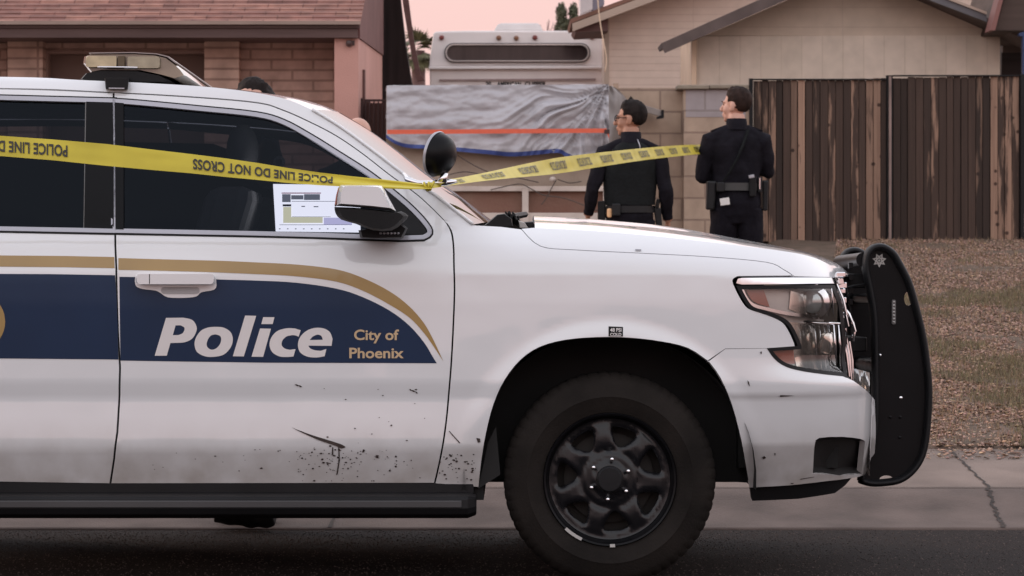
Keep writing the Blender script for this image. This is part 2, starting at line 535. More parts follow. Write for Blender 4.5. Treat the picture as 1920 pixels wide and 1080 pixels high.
# --- outlines in photo pixels
SEAM = [(-1000,172),(-500,166),(0,165),(200,172),(350,180),(480,191),(530,205),(580,227),(630,253),(680,287),(730,326),(780,362),(810,389),(832,411)]       # roof rail / door frame
TOPL = [(-1000,150),(-500,143),(0,144),(150,150),(300,157),(400,164),(480,174),(540,187),(585,206)]
WSN  = [(585,206),(640,240),(700,284),(755,326),(812,364),(850,393),(886,421)]     # near edge of the windshield
DOORF = [(832,411),(845,432),(850,460),(851,500),(852,542),(850,605),(846,680),(842,730),(837,785),(830,835),(822,875),(815,905)]
BLINE = [(207,906),(214,860),(220,810),(224,740),(225,690),(221,620),(218,500),(216,440),(214,300),(213,174)]
ARCH = [(897,913),(902,866),(911,812),(925,758),(946,712),(976,674),(1012,650),(1060,637),(1120,632),(1180,633),(1240,640),(1290,652),(1327,676),(1350,708),(1372,760),(1388,820),(1397,868),(1405,915)]
HSEAM = [(978,429),(1014,461),(1080,468),(1200,474),(1330,481),(1437,491),(1470,505),(1490,518)]
HCREASE = [(1003,427),(1100,432),(1200,440),(1270,447),(1400,462),(1500,476),(1545,491),(1566,506),(1574,518)]
HL_L = [(1382,520),(1377,527),(1385,547),(1395,565),(1407,579),(1430,587),(1455,596),(1472,606),(1483,622),(1492,642),(1494,650)]
HL_B = [(1438,651),(1447,667),(1460,680),(1480,690),(1512,697),(1550,702),(1580,705)]
def g(pts, dx, dy): return [(x+dx, y+dy) for x, y in pts]

# --- front door
door_o = crom(SEAM[2:], 5)
i0 = next(i for i, p in enumerate(door_o) if p[0] > 219)
door_top = [(216,175)] + [(x, y+2.5) for x, y in door_o[i0:]]
fd = [(p[0]+1.9, p[1]) for p in BLINE] + door_top[1:] + [(x-1.4, y) for x, y in crom(DOORF, 4)]
WIN_T = [(219,194),(265,197.5),(375,208),(480,219),(530,233),(580,260),(630,291),(692,331),(750,377),(780,405),(797,425),(802,436),(793,442)]
win = crom(WIN_T, 4) + [(752,443.5),(600,438),(480,435),(219,430)]
def inset(poly, d):
    """grow (d<0) or shrink (d>0) an outline given in pixels"""
    n = len(poly); a = np.array(poly); ar = (a[:,0]*np.roll(a[:,1],-1)-np.roll(a[:,0],-1)*a[:,1]).sum()
    res = []
    for i in range(n):
        p = a[i-1]; q = a[i]; r = a[(i+1) % n]
        e1 = q-p; e2 = r-q
        e1 = e1/(np.linalg.norm(e1)+1e-9); e2 = e2/(np.linalg.norm(e2)+1e-9)
        n1 = np.array([-e1[1], e1[0]]); n2 = np.array([-e2[1], e2[0]])
        b = n1+n2; L_ = b.dot(b)
        m = b/max(L_, .6)*2*.5*2*.5
        b = b/(np.linalg.norm(b)+1e-9); k = 1/max(.5, b.dot(n1))
        res.append(tuple(q + b*k*d*(1 if ar > 0 else -1)))
    return res
win = dedup(win); fd = dedup(fd)
win_hole = inset(win, -6)
front_door = side_panel('front_door', [fd, win_hole], M['white'])
side_panel('window_trim', [inset(win, -7.5), inset(win, .5)], M['trim'], front_door, off=.004, rim=.012, step=.04)
side_panel('window_seal', [inset(win, -10.5), inset(win, -7.6)], M['black'], front_door, off=.0015, rim=.004, step=.04)
side_panel('window_glass', [win], M['tint'], front_door, off=-.006, rim=0, step=.05)
side_panel('pillar_cover', [[(215.4,193.2),(232,194.6),(232,431.5),(217.0,431)]], M['pillar'], front_door, off=.0055, rim=.004, step=.05)
# black corner patch behind the mirror (inside the front corner of the glass)
side_panel('corner_patch', [[(706,352),(722,354)]+crom([(750,379),(779,407),(795,426),(799,436),(792,440)],3)+[(752,441),(700,438),(690,437),(726,420)]], M['black'], front_door, off=.002, rim=.004, step=.04)

def decal(name, loop, mat, parent, off=.0012, holes=()):
    return side_panel(name, [loop]+list(holes), mat, parent, off=off, rim=0, step=.04)
band = crom([(224,519),(330,521),(410,524),(480,526),(555,530),(630,541),(680,557),(730,582),(767,610),(795,642),(812,670),(819,681)], 4)
decal('navy_band', band + [(500,680),(226,676)], M['navy'], front_door)
gt = crom([(222,484),(330,487),(410,489),(480,492),(555,496),(630,505),(680,521),(730,546),(767,574),(795,606),(814,640),(831,677)], 4)
gb = crom([(222,506),(330,508.5),(410,511),(480,514),(555,518),(630,528),(680,545),(730,571),(767,595),(793,622),(812,648),(831,677)], 4)
decal('gold_stripe', gt + list(reversed(gb)), M['gold'], front_door)

# lettering, drawn after the photo: bold italic "Police"
def zz(pts, ox=270, oy=570, k=370/1920): return [(ox+x*k, oy+y*k) for x, y in pts]
gl = [
 [zz([(105,503),(215,135)]+crom([(380,133),(470,155),(512,220),(505,280),(465,340),(395,372),(310,378)],4)+[(258,380),(222,503)]), zz([(308,208)]+crom([(355,207),(390,225),(395,250),(375,285),(335,302)],3)+[(281,303)])],
 [zz(crom([(680,222),(770,228),(840,270),(865,340),(845,420),(780,490),(690,513),(600,510),(520,470),(493,400),(505,330),(555,260),(620,230),(680,222)],4)), zz(crom([(695,295),(740,310),(752,345),(740,390),(705,430),(660,445),(622,425),(610,390),(625,340),(655,305),(695,295)],3))],
 [zz([(865,508),(985,112),(1092,115),(972,510)])],
 [zz([(1047,512),(1130,238),(1236,240),(1160,514)])],
 [zz([(1142,195),(1160,128),(1270,128),(1252,195)])],
 [zz([(1525,255)]+crom([(1470,238),(1390,236),(1300,262),(1240,325),(1222,400),(1250,470),(1320,510),(1400,515),(1455,510)],4)+[(1475,438)]+crom([(1420,445),(1375,435),(1342,405),(1345,360),(1380,320),(1430,305),(1470,305),(1505,318)],4))],
 [zz([(1775,437)]+crom([(1720,455),(1665,450),(1618,432),(1600,405)],3)+[(1825,407)]+crom([(1835,340),(1810,275),(1750,238),(1665,232),(1580,262),(1518,325),(1498,400),(1520,470),(1590,512),(1680,520),(1758,508)],4)), zz([(1612,350)]+crom([(1640,318),(1685,298),(1725,310),(1740,348)],3))],
]
def decals(name, glyphs, mat, parent, off):
    mb = MB()
    for gph in glyphs:
        lp = [[SP(*p) for p in l] for l in gph]
        P, T = fill(lp, None)
        A = np.array(P); y = S(A[:,0], A[:,1]); n = Sn(A[:,0], A[:,1])
        mb.add([Vector((a[0], yy, a[1]))+Vector(q)*off for a, yy, q in zip(A, y, n)], T)
    return mb.build(name, mat, parent)
decals('police_lettering', gl, M['lettering'], front_door, .0024)
def text_on_side(name, lines, mat, parent, off=.0024):
    mb = MB()
    for s, x0, x1, base, cap, bold in lines:
        V, Fc = text2d(s, 1.0, bold)
        A = np.array(V); xs = A[:,0]; k = (x1-x0)/(xs.max()-xs.min())
        top = [p for p in V]; ch = text2d('H', 1.0, bold)[0]; hh = max(p[1] for p in ch)
        pts = [SP(x0+(x-xs.min())*k, base-y/hh*cap) for x, y in V]
        A = np.array(pts); y = S(A[:,0], A[:,1]); n = Sn(A[:,0], A[:,1])
        mb.add([Vector((a[0], yy, a[1]))+Vector(q)*off for a, yy, q in zip(A, y, n)], Fc)
    return mb.build(name, mat, parent)
text_on_side('city_lettering', [('City of', 664, 748, 637, 19, .022)], M['goldtext'], front_door)
text_on_side('city_lettering', [('Phoenix', 655, 757, 671, 19, .022)], M['goldtext'], front_door)

# mud, chips and the long scrape on the lower door
M['grime'] = pm('dried_mud', (.035,.022,.018), .7, var=.3, vs=40)
rnd = random.Random(3)
gm = [[crom([(546,801),(580,814),(612,824),(640,833),(648,838),(640,840),(630,836),(600,826),(570,813),(546,801)],2)],
      [[(634,836),(636,836),(637.5,862),(633,889),(630.5,890),(635,862)]], [[(623,838),(625,838),(625,852),(622,853)]]]
for _ in range(150):
    x = rnd.gauss(640, 65) if _ % 3 else rnd.uniform(260, 870); y = min(901, 842 + abs(rnd.gauss(0, 30)))
    if _ % 9 == 0: y = rnd.uniform(715, 840); x = rnd.uniform(560, 830)
    r = rnd.choice([.7,.8,1,1.2,1.8]); q = rnd.uniform(1, 1.9)
    if 206 < x < 228: continue
    if x > 800 and x < 852: continue
    if x > 852: continue
    gm.append([[(x+r*q*math.cos(a)*rnd.uniform(.7,1.2), y+r*math.sin(a)*rnd.uniform(.6,1.2)) for a in np.arange(0, 6.28, 1.05)]])
for x, y, l in ((557,722,5),(563,724,4),(775,733,5),(781,736,3),(707,857,5),(770,731,3)):
    gm.append([[(x-l, y-2), (x, y-1.8), (x+l, y+1.2), (x, y+1.5)]])
decals('mud_marks', gm, M['grime'], front_door, .003)
gm = []
for _ in range(46):
    x = rnd.uniform(824, 892); y = min(903, 850+abs(rnd.gauss(20, 22))); r = rnd.choice([.7,.9,1.2,1.7])
    if x < 838 and y < 840: continue
    gm.append([[(x+r*1.5*math.cos(a)*rnd.uniform(.7,1.2), y+r*math.sin(a)) for a in np.arange(0, 6.28, 1.05)]])
gm += [[[(841,808),(843,808),(863,830),(861,831)]], [[(893,821),(900,822),(901,829),(896,830)]]]
FENDER_MUD = gm

# door handle
def pillow(mb, poly, y0, y1, prof=((.80,0),(.93,.18),(1,.5),(1,1)), mi=0, at=C):
    c = np.mean(np.array(poly), 0)
    rings = []
    for s, t in prof:
        yy = y0+(y1-y0)*t
        rings.append([at(c[0]+(p[0]-c[0])*s, c[1]+(p[1]-c[1])*s, yy) for p in poly])
    return mb.rings(rings, True, mi)
cup = crom([(253,527),(257,516),(280,513.5),(370,514),(400,517),(406,531),(402,543),(378,548),(368,556),(345,558.5),(315,557.5),(302,550),(292,545),(268,542),(256,537),(253,527)], 3)
hd = side_panel('door_handle', [cup], M['white'], front_door, off=.004, rim=.006, step=.02)
mb = MB(); pillow(mb, rrect(255,513.5,402,533,7), -.045, -.008, prof=((.985,0),(1,.25),(1,.8),(.96,1)))
mb.build('grip', M['white'], hd, smooth=50)
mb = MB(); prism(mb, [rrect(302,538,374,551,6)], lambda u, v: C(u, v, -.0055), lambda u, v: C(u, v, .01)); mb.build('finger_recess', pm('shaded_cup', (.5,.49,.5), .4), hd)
mb = MB(); prism(mb, [[(279.5,514),(281,514),(281,532),(279.5,532)]], lambda u, v: C(u, v, -.0458), lambda u, v: C(u, v, -.03)); mb.build('key_cover_seam', M['black'], hd)

# --- rear door
rtop = [(x, y+2.5) for x, y in crom([(-330,167),(-100,164.6),(0,165),(100,167.5),(209,172.5)], 4)]
arcR = [(XW-2.945+.485*math.cos(R(a)), ZW+.485*math.sin(R(a))) for a in (14, 28, 42, 56, 70)]
def XZ(p): return SP(*p)
rd = [XZ(p) for p in rtop] + [XZ((p[0]-1.9, p[1])) for p in reversed(BLINE)] + [(x, z) for x, z in [(-2.05,.372)]] + arcR[1:]
rd += [(-2.47,1.0),(-2.45,1.3)]
rd = dedup(rd)
rwin_px = [(-300,189),(0,187.5),(209,193),(209,430),(0,426),(-300,424)]
rear_door = side_panel('rear_door', [rd, [XZ(p) for p in inset(rwin_px, -6)]], M['white'], xz=True)
side_panel('window_trim', [inset(rwin_px, -7.5), inset(rwin_px, .5)], M['trim'], rear_door, off=.004, rim=.012, step=.05)
side_panel('window_seal', [inset(rwin_px, -10.5), inset(rwin_px, -7.6)], M['black'], rear_door, off=.0015, rim=.004, step=.05)
side_panel('window_glass', [rwin_px], M['tint'], rear_door, off=-.006, rim=0, step=.05)
side_panel('pillar_cover', [[(162,191.5),(212,193),(213.4,300),(213.6,430),(158,428.5)]], M['pillar'], rear_door, off=.0045, rim=.004, step=.05)
side_panel('window_bar', [[(160,192),(162.5,192),(159,428),(156.5,428)]], pm('grey_seal', (.16,.155,.15), .5), rear_door, off=.002, rim=.003, step=.05)
decal('navy_band', [(-320,511),(0,513.5),(100,514),(215.5,516),(219,560),(221,620),(222,674),(0,672),(-320,671)], M['navy'], rear_door)
decal('gold_stripe', [(-320,477),(0,479),(120,480),(214.5,482),(215,503),(120,501),(0,500),(-320,498)], M['gold'], rear_door)
decal('seal', arc(-46,603,56,56,0,345,40), M['gold'], rear_door, off=.0022)

# --- fender
fen = crom([(833,411),(847,432),(851.8,460),(852.8,500),(853.8,542),(851.8,605),(847.8,680),(843.8,730),(838.8,785),(831.8,835),(823.8,875),(816.8,906)], 4)
fen += [(855,909)] + crom(ARCH[:13], 3) + [(1360,653.5),(1440,653)]
fen += [(x-4, y) for x, y in reversed(crom(HL_L, 3))]
fen += [(1384,517.5),(1487,516.5)] + [(x-1, y+1.2) for x, y in reversed(crom(HSEAM, 4))]
fen += [(940,425.5),(905,423.5),(886,422.5)]
fen = dedup(fen)
fender = side_panel('fender', [fen], M['white'], step=.015)
decals('mud_marks', FENDER_MUD, M['grime'], fender, .003)
stk = decal('tyre_sticker', [(1141,612),(1168,613),(1168,631),(1141,630.5)], M['black'], fender, off=.0015)
text_on_side('lettering', [('48 PSI', 1144, 1165, 622, 6.5, .02), ('COLD', 1144, 1165, 630, 5.5, .02)], M['lettering'], stk, off=.003)
decal('clip', [(1191,468),(1202,468.5),(1202,471.5),(1191,471)], pm('grey_clip', (.3,.3,.32), .4), fender, off=.003)

# --- hood: side strip + top
hs = crom(HSEAM, 4) + [(1530,519),(1572,520)] + list(reversed(crom(HCREASE, 4)))
hood = side_panel('hood', [dedup(hs)], M['white'], step=.02)
cr = np.array([XZ(p) for p in crom(HCREASE, 4)])
yn = S(cr[:,0], cr[:,1]); nn = 22
mb = MB(); rings = []
for (x, z), y0 in zip(cr, yn):
    rg = []
    for k in range(nn+1):
        t = k/nn; q = 1-(2*t-1)**2
        y = y0+(CW-2*y0)*t
        dome = .5*(1+math.tanh((min(t, 1-t)-.24)/.035))
        rise = .052*math.sin(math.pi*min(1, max(0, (1.22-x)/.75))/2)
        rg.append((x + .10*q*sst(.75, 1.2, x), y, z + rise*q**.7 + .014*dome*sst(1.2, .6, x) - .0))
    rings.append(rg)
mb.rings(list(reversed(rings)), cap=False, closed=False)
mb.build('hood_top', M['white'], hood, smooth='all')
mirror(hood); mirror(fender); mirror(front_door); mirror(rear_door)

# --- roof rail + A-pillar, windshield, roof
rail = crom(SEAM, 5) + [(836,417),(848,422),(886,421.2)] + list(reversed(crom(WSN, 4))) + list(reversed(crom(TOPL, 4)))[1:]
rail = dedup(rail)
roof_rail = side_panel('roof_rail', [rail], M['white'], step=.03)
sm_ = crom(SEAM, 5)+[(845,432),(850,460)]
side_panel('door_seal', [dedup([(x+6, y-7) for x, y in sm_]+[(x-6, y+8) for x, y in reversed(sm_)])], M['under'], roof_rail, off=-.016, rim=0, step=.04)
mirror(roof_rail)
def loft_across(edge, bulge, crown, name, mat, n=24, parent=suv, fade=None):
    E_ = np.array([XZ(p) for p in edge]); yy = S(E_[:,0], E_[:,1]); rings = []
    for i, ((x, z), y0) in enumerate(zip(E_, yy)):
        bl = bulge if fade is None else bulge*float(sst(fade, 0, E_[-1,0]-x))
        rings.append([(x+bl*(1-(2*k/n-1)**2), y0+(CW-2*y0)*k/n, z+crown*(1-(2*k/n-1)**2)) for k in range(n+1)])
    m_ = MB(); m_.rings(list(reversed(rings)), cap=False, closed=False)
    return m_.build(name, mat, parent, smooth='all')
roof = loft_across(crom(TOPL, 4), .075, .03, 'roof', M['white'], fade=.5)
M['shade'] = pm('windshield_band', (.25,.27,.28), .1, var=.1, coat=.6)
windshield = loft_across(crom(WSN, 5), .075, .03, 'windshield', M['wglass'])
mb = MB()
wl = np.array([XZ(p) for p in crom(WSN, 5)]); wy = S(wl[:,0], wl[:,1])
mb.tube([(x+.002, y-.004, z+.002) for (x, z), y in zip(wl, wy)], .006, 6); mb.build('windshield_moulding', M['white'], suv, smooth='all')
# dashboard and cowl
mb = MB()
mb.box((-1.0,.16,.95),(-.18,1.88,1.14)); mb.build('dashboard', M['interior'], suv, bevel=.03)
mb = MB(); a = C(886,422,.08)
mb.rings([[(-.16,.10+1.84*k/10,1.262+.03*math.sin(math.pi*k/10)) for k in range(11)], [(.03,.11+1.82*k/10,1.238+.04*math.sin(math.pi*k/10)) for k in range(11)]], cap=False, closed=False)
mb.build('cowl', M['black'], suv)
# wiper at the foot of the windshield
mb = MB()
pillow(mb, [(906,424),(932,402),(946,400),(960,410),(962,424),(938,427)], .16, .26, prof=((.9,0),(1,.3),(1,.8),(.9,1)))
mb.tube([C(950,408,.22), C(975,404,.5), C(985,402,.9)], .012, 6)
for k in range(9):
    mb.tube([C(948+k*2.2, 398+(k%3)*4, .2), C(954+k*2.0, 404+(k%4)*5, .27), C(966+k*1.2, 410+(k%3)*6, .34)], .004+.002*(k%2), 5)
pillow(mb, [(982,416),(1000,415),(1004,421),(1002,429),(994,429.5)], .24, .3)
wp = mb.build('wiper', M['black'], suv, smooth=45)
mb = MB(); pillow(mb, [(971,413),(984,417),(992,428.5),(974,428)], .22, .3); mb.build('washer_cover', pm('grey_plastic', (.4,.38,.36), .5), wp)

# --- bumper
bp = [(1327,679),(1360,654.5),(1437,653.5)] + crom(HL_B, 3) + [(1600,714),(1622,730),(1640,750),(1642,800),(1640,850),(1622,890),(1612,893.5)]
bp += [(1550,902),(1480,910),(1408,914)] + [(x+1, y) for x, y in reversed(crom(ARCH[12:], 3))]
fog = crom([(1524,888),(1526,850),(1528,832),(1536,821),(1580,819),(1614,823),(1622,828)], 2) + [(1616,888),(1575,892)]
fog = dedup(fog)
bumper = side_panel('front_bumper', [dedup(bp), fog], M['white'], step=.02)
fx = [XZ(p) for p in fog]; A = np.array(fx); ys = S(A[:,0], A[:,1])
mb = MB(); mb.rings([[(x, y+.002, z) for (x, z), y in zip(fx, ys)], [(A[:,0].mean()+(x-A[:,0].mean())*.90, y+.055, A[:,1].mean()+(z-A[:,1].mean())*.76) for (x, z), y in zip(fx, ys)]], cap=False)
mb.add([(A[:,0].mean()+(x-A[:,0].mean())*.92, y+.055, A[:,1].mean()+(z-A[:,1].mean())*.78) for (x, z), y in zip(fx, ys)], [tuple(range(len(fx)))])
mb.build('fog_lamp_pocket', pm('pocket_grey', (.022,.021,.021), .5, spec=.3), bumper, smooth=30)
vl = [(1408,916.5),(1480,912.5),(1550,904.5),(1603,897),(1590,912),(1570,927),(1500,938),(1412,942)]
side_panel('valance', [vl], M['black'], bumper, off=-.012, rim=.025)
decals('scuffs', [[crom([(1401,713),(1404,716),(1406,725),(1402,719)],1)], [[(1462,740),(1490,741.2),(1462,743.5)]], [[(1428,857),(1433,854),(1436,858),(1431,860)]], [[(1451,849),(1454,849),(1453,854)]], [[(1500,897),(1526,893),(1526,894),(1500,898.5)]], [[(1482,905),(1488,905),(1486,907),(1482,906.5)]], [[(1425,659.5),(1428,659),(1427.5,664),(1425.5,663)]]], M['grime'], bumper, .003)
mirror(bumper)
def face(z0, z1, x0, bulge, mat, name, y0=.42, parent=suv, n=14, m=4):
    mb = MB(); rings = []
    for i in range(m+1):
        z = z0+(z1-z0)*i/m
        rings.append([(x0+bulge*(1-(2*k/n-1)**2), y0+(CW-2*y0)*k/n, z) for k in range(n+1)])
    mb.rings(rings, cap=False, closed=False)
    return mb.build(name, mat, parent, smooth='all')
face(.36, .74, 1.312, .02, M['white'], 'bumper_face', parent=bumper)
gr = face(.74, 1.10, 1.19, .03, M['under'], 'grille')
mb = MB()
for z in (.76, .86, .93, 1.03, 1.09): mb.box((1.19,.42,z),(1.225,CW-.42,z+.02))
mb.build('grille_bars', M['chrome'], gr, bevel=.004)
mb = MB()
for k, (xa, ya, xb, yb, wd) in enumerate(((1555,536,1574,600,4),(1562,535,1581,596,2.6),(1569,534,1587,590,3.4),(1574,560,1591,612,2.2),(1580,574,1598,604,3.6),(1588,586,1604,622,3.2),(1598,604,1600,640,3.4),(1576,620,1592,706,3.2),(1584,618,1596,712,2.6),(1593,640,1599,714,2))):
    yl = .33+.013*k
    mb.tube([C(xa, ya, yl), C((xa+xb)/2+2.5, (ya+yb)/2, yl), C(xb, yb, yl)], [wd*.0016, wd*.0021, wd*.0016], 8)
pillow(mb, [(1552,522),(1582,522),(1584,532),(1560,534)], .36, .42, prof=((.9,0),(1,.4),(1,1)))
mb.build('grille_surround', M['chrome'], gr, smooth=40)
mb = MB()
pillow(mb, [(1566,588),(1588,590),(1594,606),(1586,616),(1572,614)], .37, .43, prof=((.9,0),(1,.4),(1,1)))
mb.build('grille_insert', M['black'], gr, smooth=40)
mb = MB()
for k in range(7):
    z = .72+k*.055; mb.box((1.20,.46+.01*(k%2),z),(1.235,.49,z+.022))
mb.build('grille_clips', M['chrome'], gr, bevel=.003)

# --- headlight
hl = [(1383,537)] + [(x+2.5, y) for x, y in crom(HL_L[2:], 3)] + [(1440,654)] + [(x+1.5, y-1) for x, y in crom(HL_B[1:], 3)]
hl += [(1586,706),(1584,640),(1576,570),(1563,536)]
hl = dedup(hl)
headlight = side_panel('headlight', [hl], M['lampdark'], off=-.055, rim=0, step=.03)
side_panel('lens', [inset(hl, 4)], M['lens'], headlight, off=.0, rim=.004, step=.02)
side_panel('black_edge', [inset(hl, -1.5), inset(hl, 5)], M['black'], headlight, off=.002, rim=.06, step=.03)
side_panel('chrome_bar', [dedup([(1380,531),(1383,523),(1390,521.5),(1555,522),(1578,523),(1578,533),(1390,533.5)])], M['chrome'], headlight, off=.006, rim=.02, step=.03)
side_panel('chrome_edge', [dedup(crom([(1390,541),(1399,559),(1412,574),(1436,581),(1476,590),(1520,596),(1556,600)],3)+list(reversed(crom([(1396,541),(1404,557),(1416,569),(1440,576),(1478,584),(1520,589),(1556,593)],3))))], M['chrome'], headlight, off=-.018, rim=.02, step=.03)
side_panel('turn_signal', [dedup([(1403,543),(1438,543),(1450,576),(1424,569),(1412,560)])], M['amber'], headlight, off=-.03, rim=.02)
side_panel('side_marker', [dedup([(1452,655),(1494,655),(1497,680),(1478,681),(1464,673)])], M['amber'], headlight, off=-.02, rim=.02)
side_panel('lower_chrome', [dedup([(1462,684),(1500,691),(1575,698),(1575,703),(1512,696),(1480,690)])], M['chrome'], headlight, off=-.012, rim=.01)
M['reflector'] = pm('lamp_reflector', (.66,.62,.58), .12, metal=.9, var=.35, vs=14, stretch=(1,1,.25))
side_panel('reflector', [dedup([(1500,542),(1560,540),(1572,596),(1530,592),(1496,580)])], M['reflector'], headlight, off=-.05, rim=0)
side_panel('lower_reflector', [dedup([(1494,604),(1574,606),(1580,690),(1512,686),(1500,640)])], M['reflector'], headlight, off=-.05, rim=0)
mb = MB()
for k in range(9):
    x = 1500+k*9; mb.tube([C(x, 606+k*.4, .205), C(x+3, 645, .225), C(x+5, 688+k*.5, .205)], [.0025,.004,.0025], 6)
for k in range(6):
    x = 1499+k*12; mb.tube([C(x, 541, .20), C(x+2, 562, .225), C(x+4, 588+k, .20)], [.002,.0035,.002], 6)
mb.tube([C(1500,602,.17), C(1535,606,.18), C(1574,607,.22)], .006, 8)
mb.build('reflector_ribs', M['chrome'], headlight, smooth='all')
mb = MB(); pillow(mb, [(1532,650),(1540,626),(1552,616),(1562,622),(1564,650),(1558,668),(1538,672)], .20, .24, prof=((.7,0),(.9,.3),(1,1))); mb.build('low_beam', M['reflector'], headlight, smooth=50)
mb = MB(); mb.ell(C(1522,566,.20), (.05,.035,.052), 20, 12); mb.build('projector', pm('projector_glass', (.5,.55,.56), .08, metal=.5), headlight, smooth='all')
mb = MB(); mb.lathe([(.056,0),(.064,-.012),(.062,.02),(.04,.03)], C(1522,566,.20), (0,-1,0), 28); mb.build('projector_ring', M['chrome'], headlight, smooth=40)
mb = MB(); mb.box(tuple(C(1508,656,.185)), tuple(C(1516,636,.2))); mb.build('led_strip', M['lettering'], headlight)
mirror(headlight)

# --- rear quarter, tail, rear glass (out of frame, completes the car)
q = [(-2.48,1.0),(-2.46,1.3)] + [XZ(p) for p in reversed(crom([(-1000,174.5),(-650,170),(-336,169)], 3))]
q = [XZ(p) for p in [(-338,169.5),(-650,170),(-990,175)]] + [(-3.78,1.25),(-3.82,1.0),(-3.82,.5),(-3.7,.42),(-3.09,.42)] + [(XW-2.945+.485*math.cos(R(a)), ZW+.485*math.sin(R(a))) for a in (166,150,134,118,102,86,72)] + [(-2.478,1.0),(-2.458,1.3)]
qw = [(-2.55,1.30),(-2.62,1.70),(-3.45,1.68),(-3.55,1.32)]
quarter = side_panel('rear_quarter', [dedup(q), qw], M['white'], xz=True)
side_panel('window_glass', [qw], M['tint'], quarter, off=-.004, rim=0, xz=True)
mirror(quarter)
mb = MB()
mb.rings([[(-3.80-.06*(1-(2*k/12-1)**2)+.25*max(0, z-1.2)/.6, .40+(CW-.8)*k/12, z) for k in range(13)] for z in (.42,.8,1.2,1.5,1.8)], cap=False, closed=False)
mb.build('tailgate', M['white'], suv, smooth='all')
mb = MB(); mb.box((-3.86,.12,.95),(-3.72,.26,1.45)); tl = mb.build('tail_lamp', pm('tail_red', (.3,.02,.02), .2, coat=.5), suv, bevel=.02); mirror(tl)

# --- dark inner shell
mb = MB()
mb.box((-2.1,.09,.30),(-.10,1.95,1.17)); mb.box((-.12,.42,.34),(.86,1.62,1.08)); mb.box((.82,.30,.40),(1.18,1.74,1.06)); mb.box((-3.6,.55,.36),(-2.0,1.49,1.17))
mb.box((-.16,.16,.90),(.9,1.88,1.15)); mb.box((-3.7,.2,.9),(-2.0,1.84,1.17))
mb.build('chassis', M['under'], suv)
for xw in (XW, XW-2.945):
    mb = MB(); n = 24
    mb.rings([[(xw+.515*math.cos(R(-4+188*k/n)), y, ZW+.515*math.sin(R(-4+188*k/n))) for k in range(n+1)] for y in (.035,.40)], cap=False, closed=False)
    mb.rings([[(xw+rr*math.cos(R(-4+188*k/n)), .40, ZW+rr*math.sin(R(-4+188*k/n))) for k in range(n+1)] for rr in (.515,.1)], cap=False, closed=False)
    lin = mb.build('wheel_arch_liner', M['under'], suv, smooth='all'); mirror(lin)
# seats, far cabin lining
mb = MB(); prism(mb, [[(-3.4,1.17),(-.34,1.17),(-.70,1.40),(-.98,1.56),(-1.25,1.66),(-3.4,1.70)]], lambda u, v: Vector((u,1.72,v)), lambda u, v: Vector((u,1.75,v))); mb.build('far_window_lining', M['under'], suv)
for y in (.52, 1.5):
    mb = MB()
    mb.rings([[(-1.12+.05*k+dx, y+dy, z) for dx, dy in ((-.09,-.22),(.09,-.24),(.09,.24),(-.09,.22))] for k, z in enumerate((1.0,1.25,1.42))])
    s_ = mb.build('front_seat', M['seatgrey'], suv, bevel=.05)
    mb = MB(); mb.ell((-1.0,y,1.56), (.06,.14,.10), 16, 10); mb.build('headrest', M['seatgrey'], s_, smooth='all')
mb = MB(); mb.lathe([(.0,0),(.02,0),(.022,.01),(.012,.015)], C(524,304,.3), (0,-1,0), 20); mb.build('cabin_disc', M['seatgrey'], suv, smooth=40)  # small grey disc inside the front side window

# --- rocker and running board
xr = C(893,940,-.05).x
mb = MB(); mb.box((-2.05,.055,.30),(xr-.01,.12,.372)); mb.build('rocker', M['black'], suv, bevel=.004)
sec = [(-.085,.318),(-.075,.326),(.06,.330),(.06,.25),(-.03,.246),(-.075,.262),(-.088,.285)]
mb = MB(); mb.rings([[(-2.08,y,z) for y, z in sec], [(xr-.03,y,z) for y, z in sec], [(xr,y*.6,z*.8+.06) for y, z in sec]])
rb = mb.build('running_board', M['black'], suv, bevel=.004)
mb = MB(); mb.box((-2.06,-.092,.287),(xr-.05,-.08,.312)); mb.build('step_edge', pm('grey_rubber', (.045,.045,.047), .45), rb, bevel=.003)
mirror(rb)
mb = MB(); prism(mb, [[(890,905),(897,912),(907,868),(915,830),(930,800),(938,890),(897,916)]], lambda u, v: C(u, v, .06), lambda u, v: C(u, v, .09)); mb.build('mud_flap', M['under'], suv)
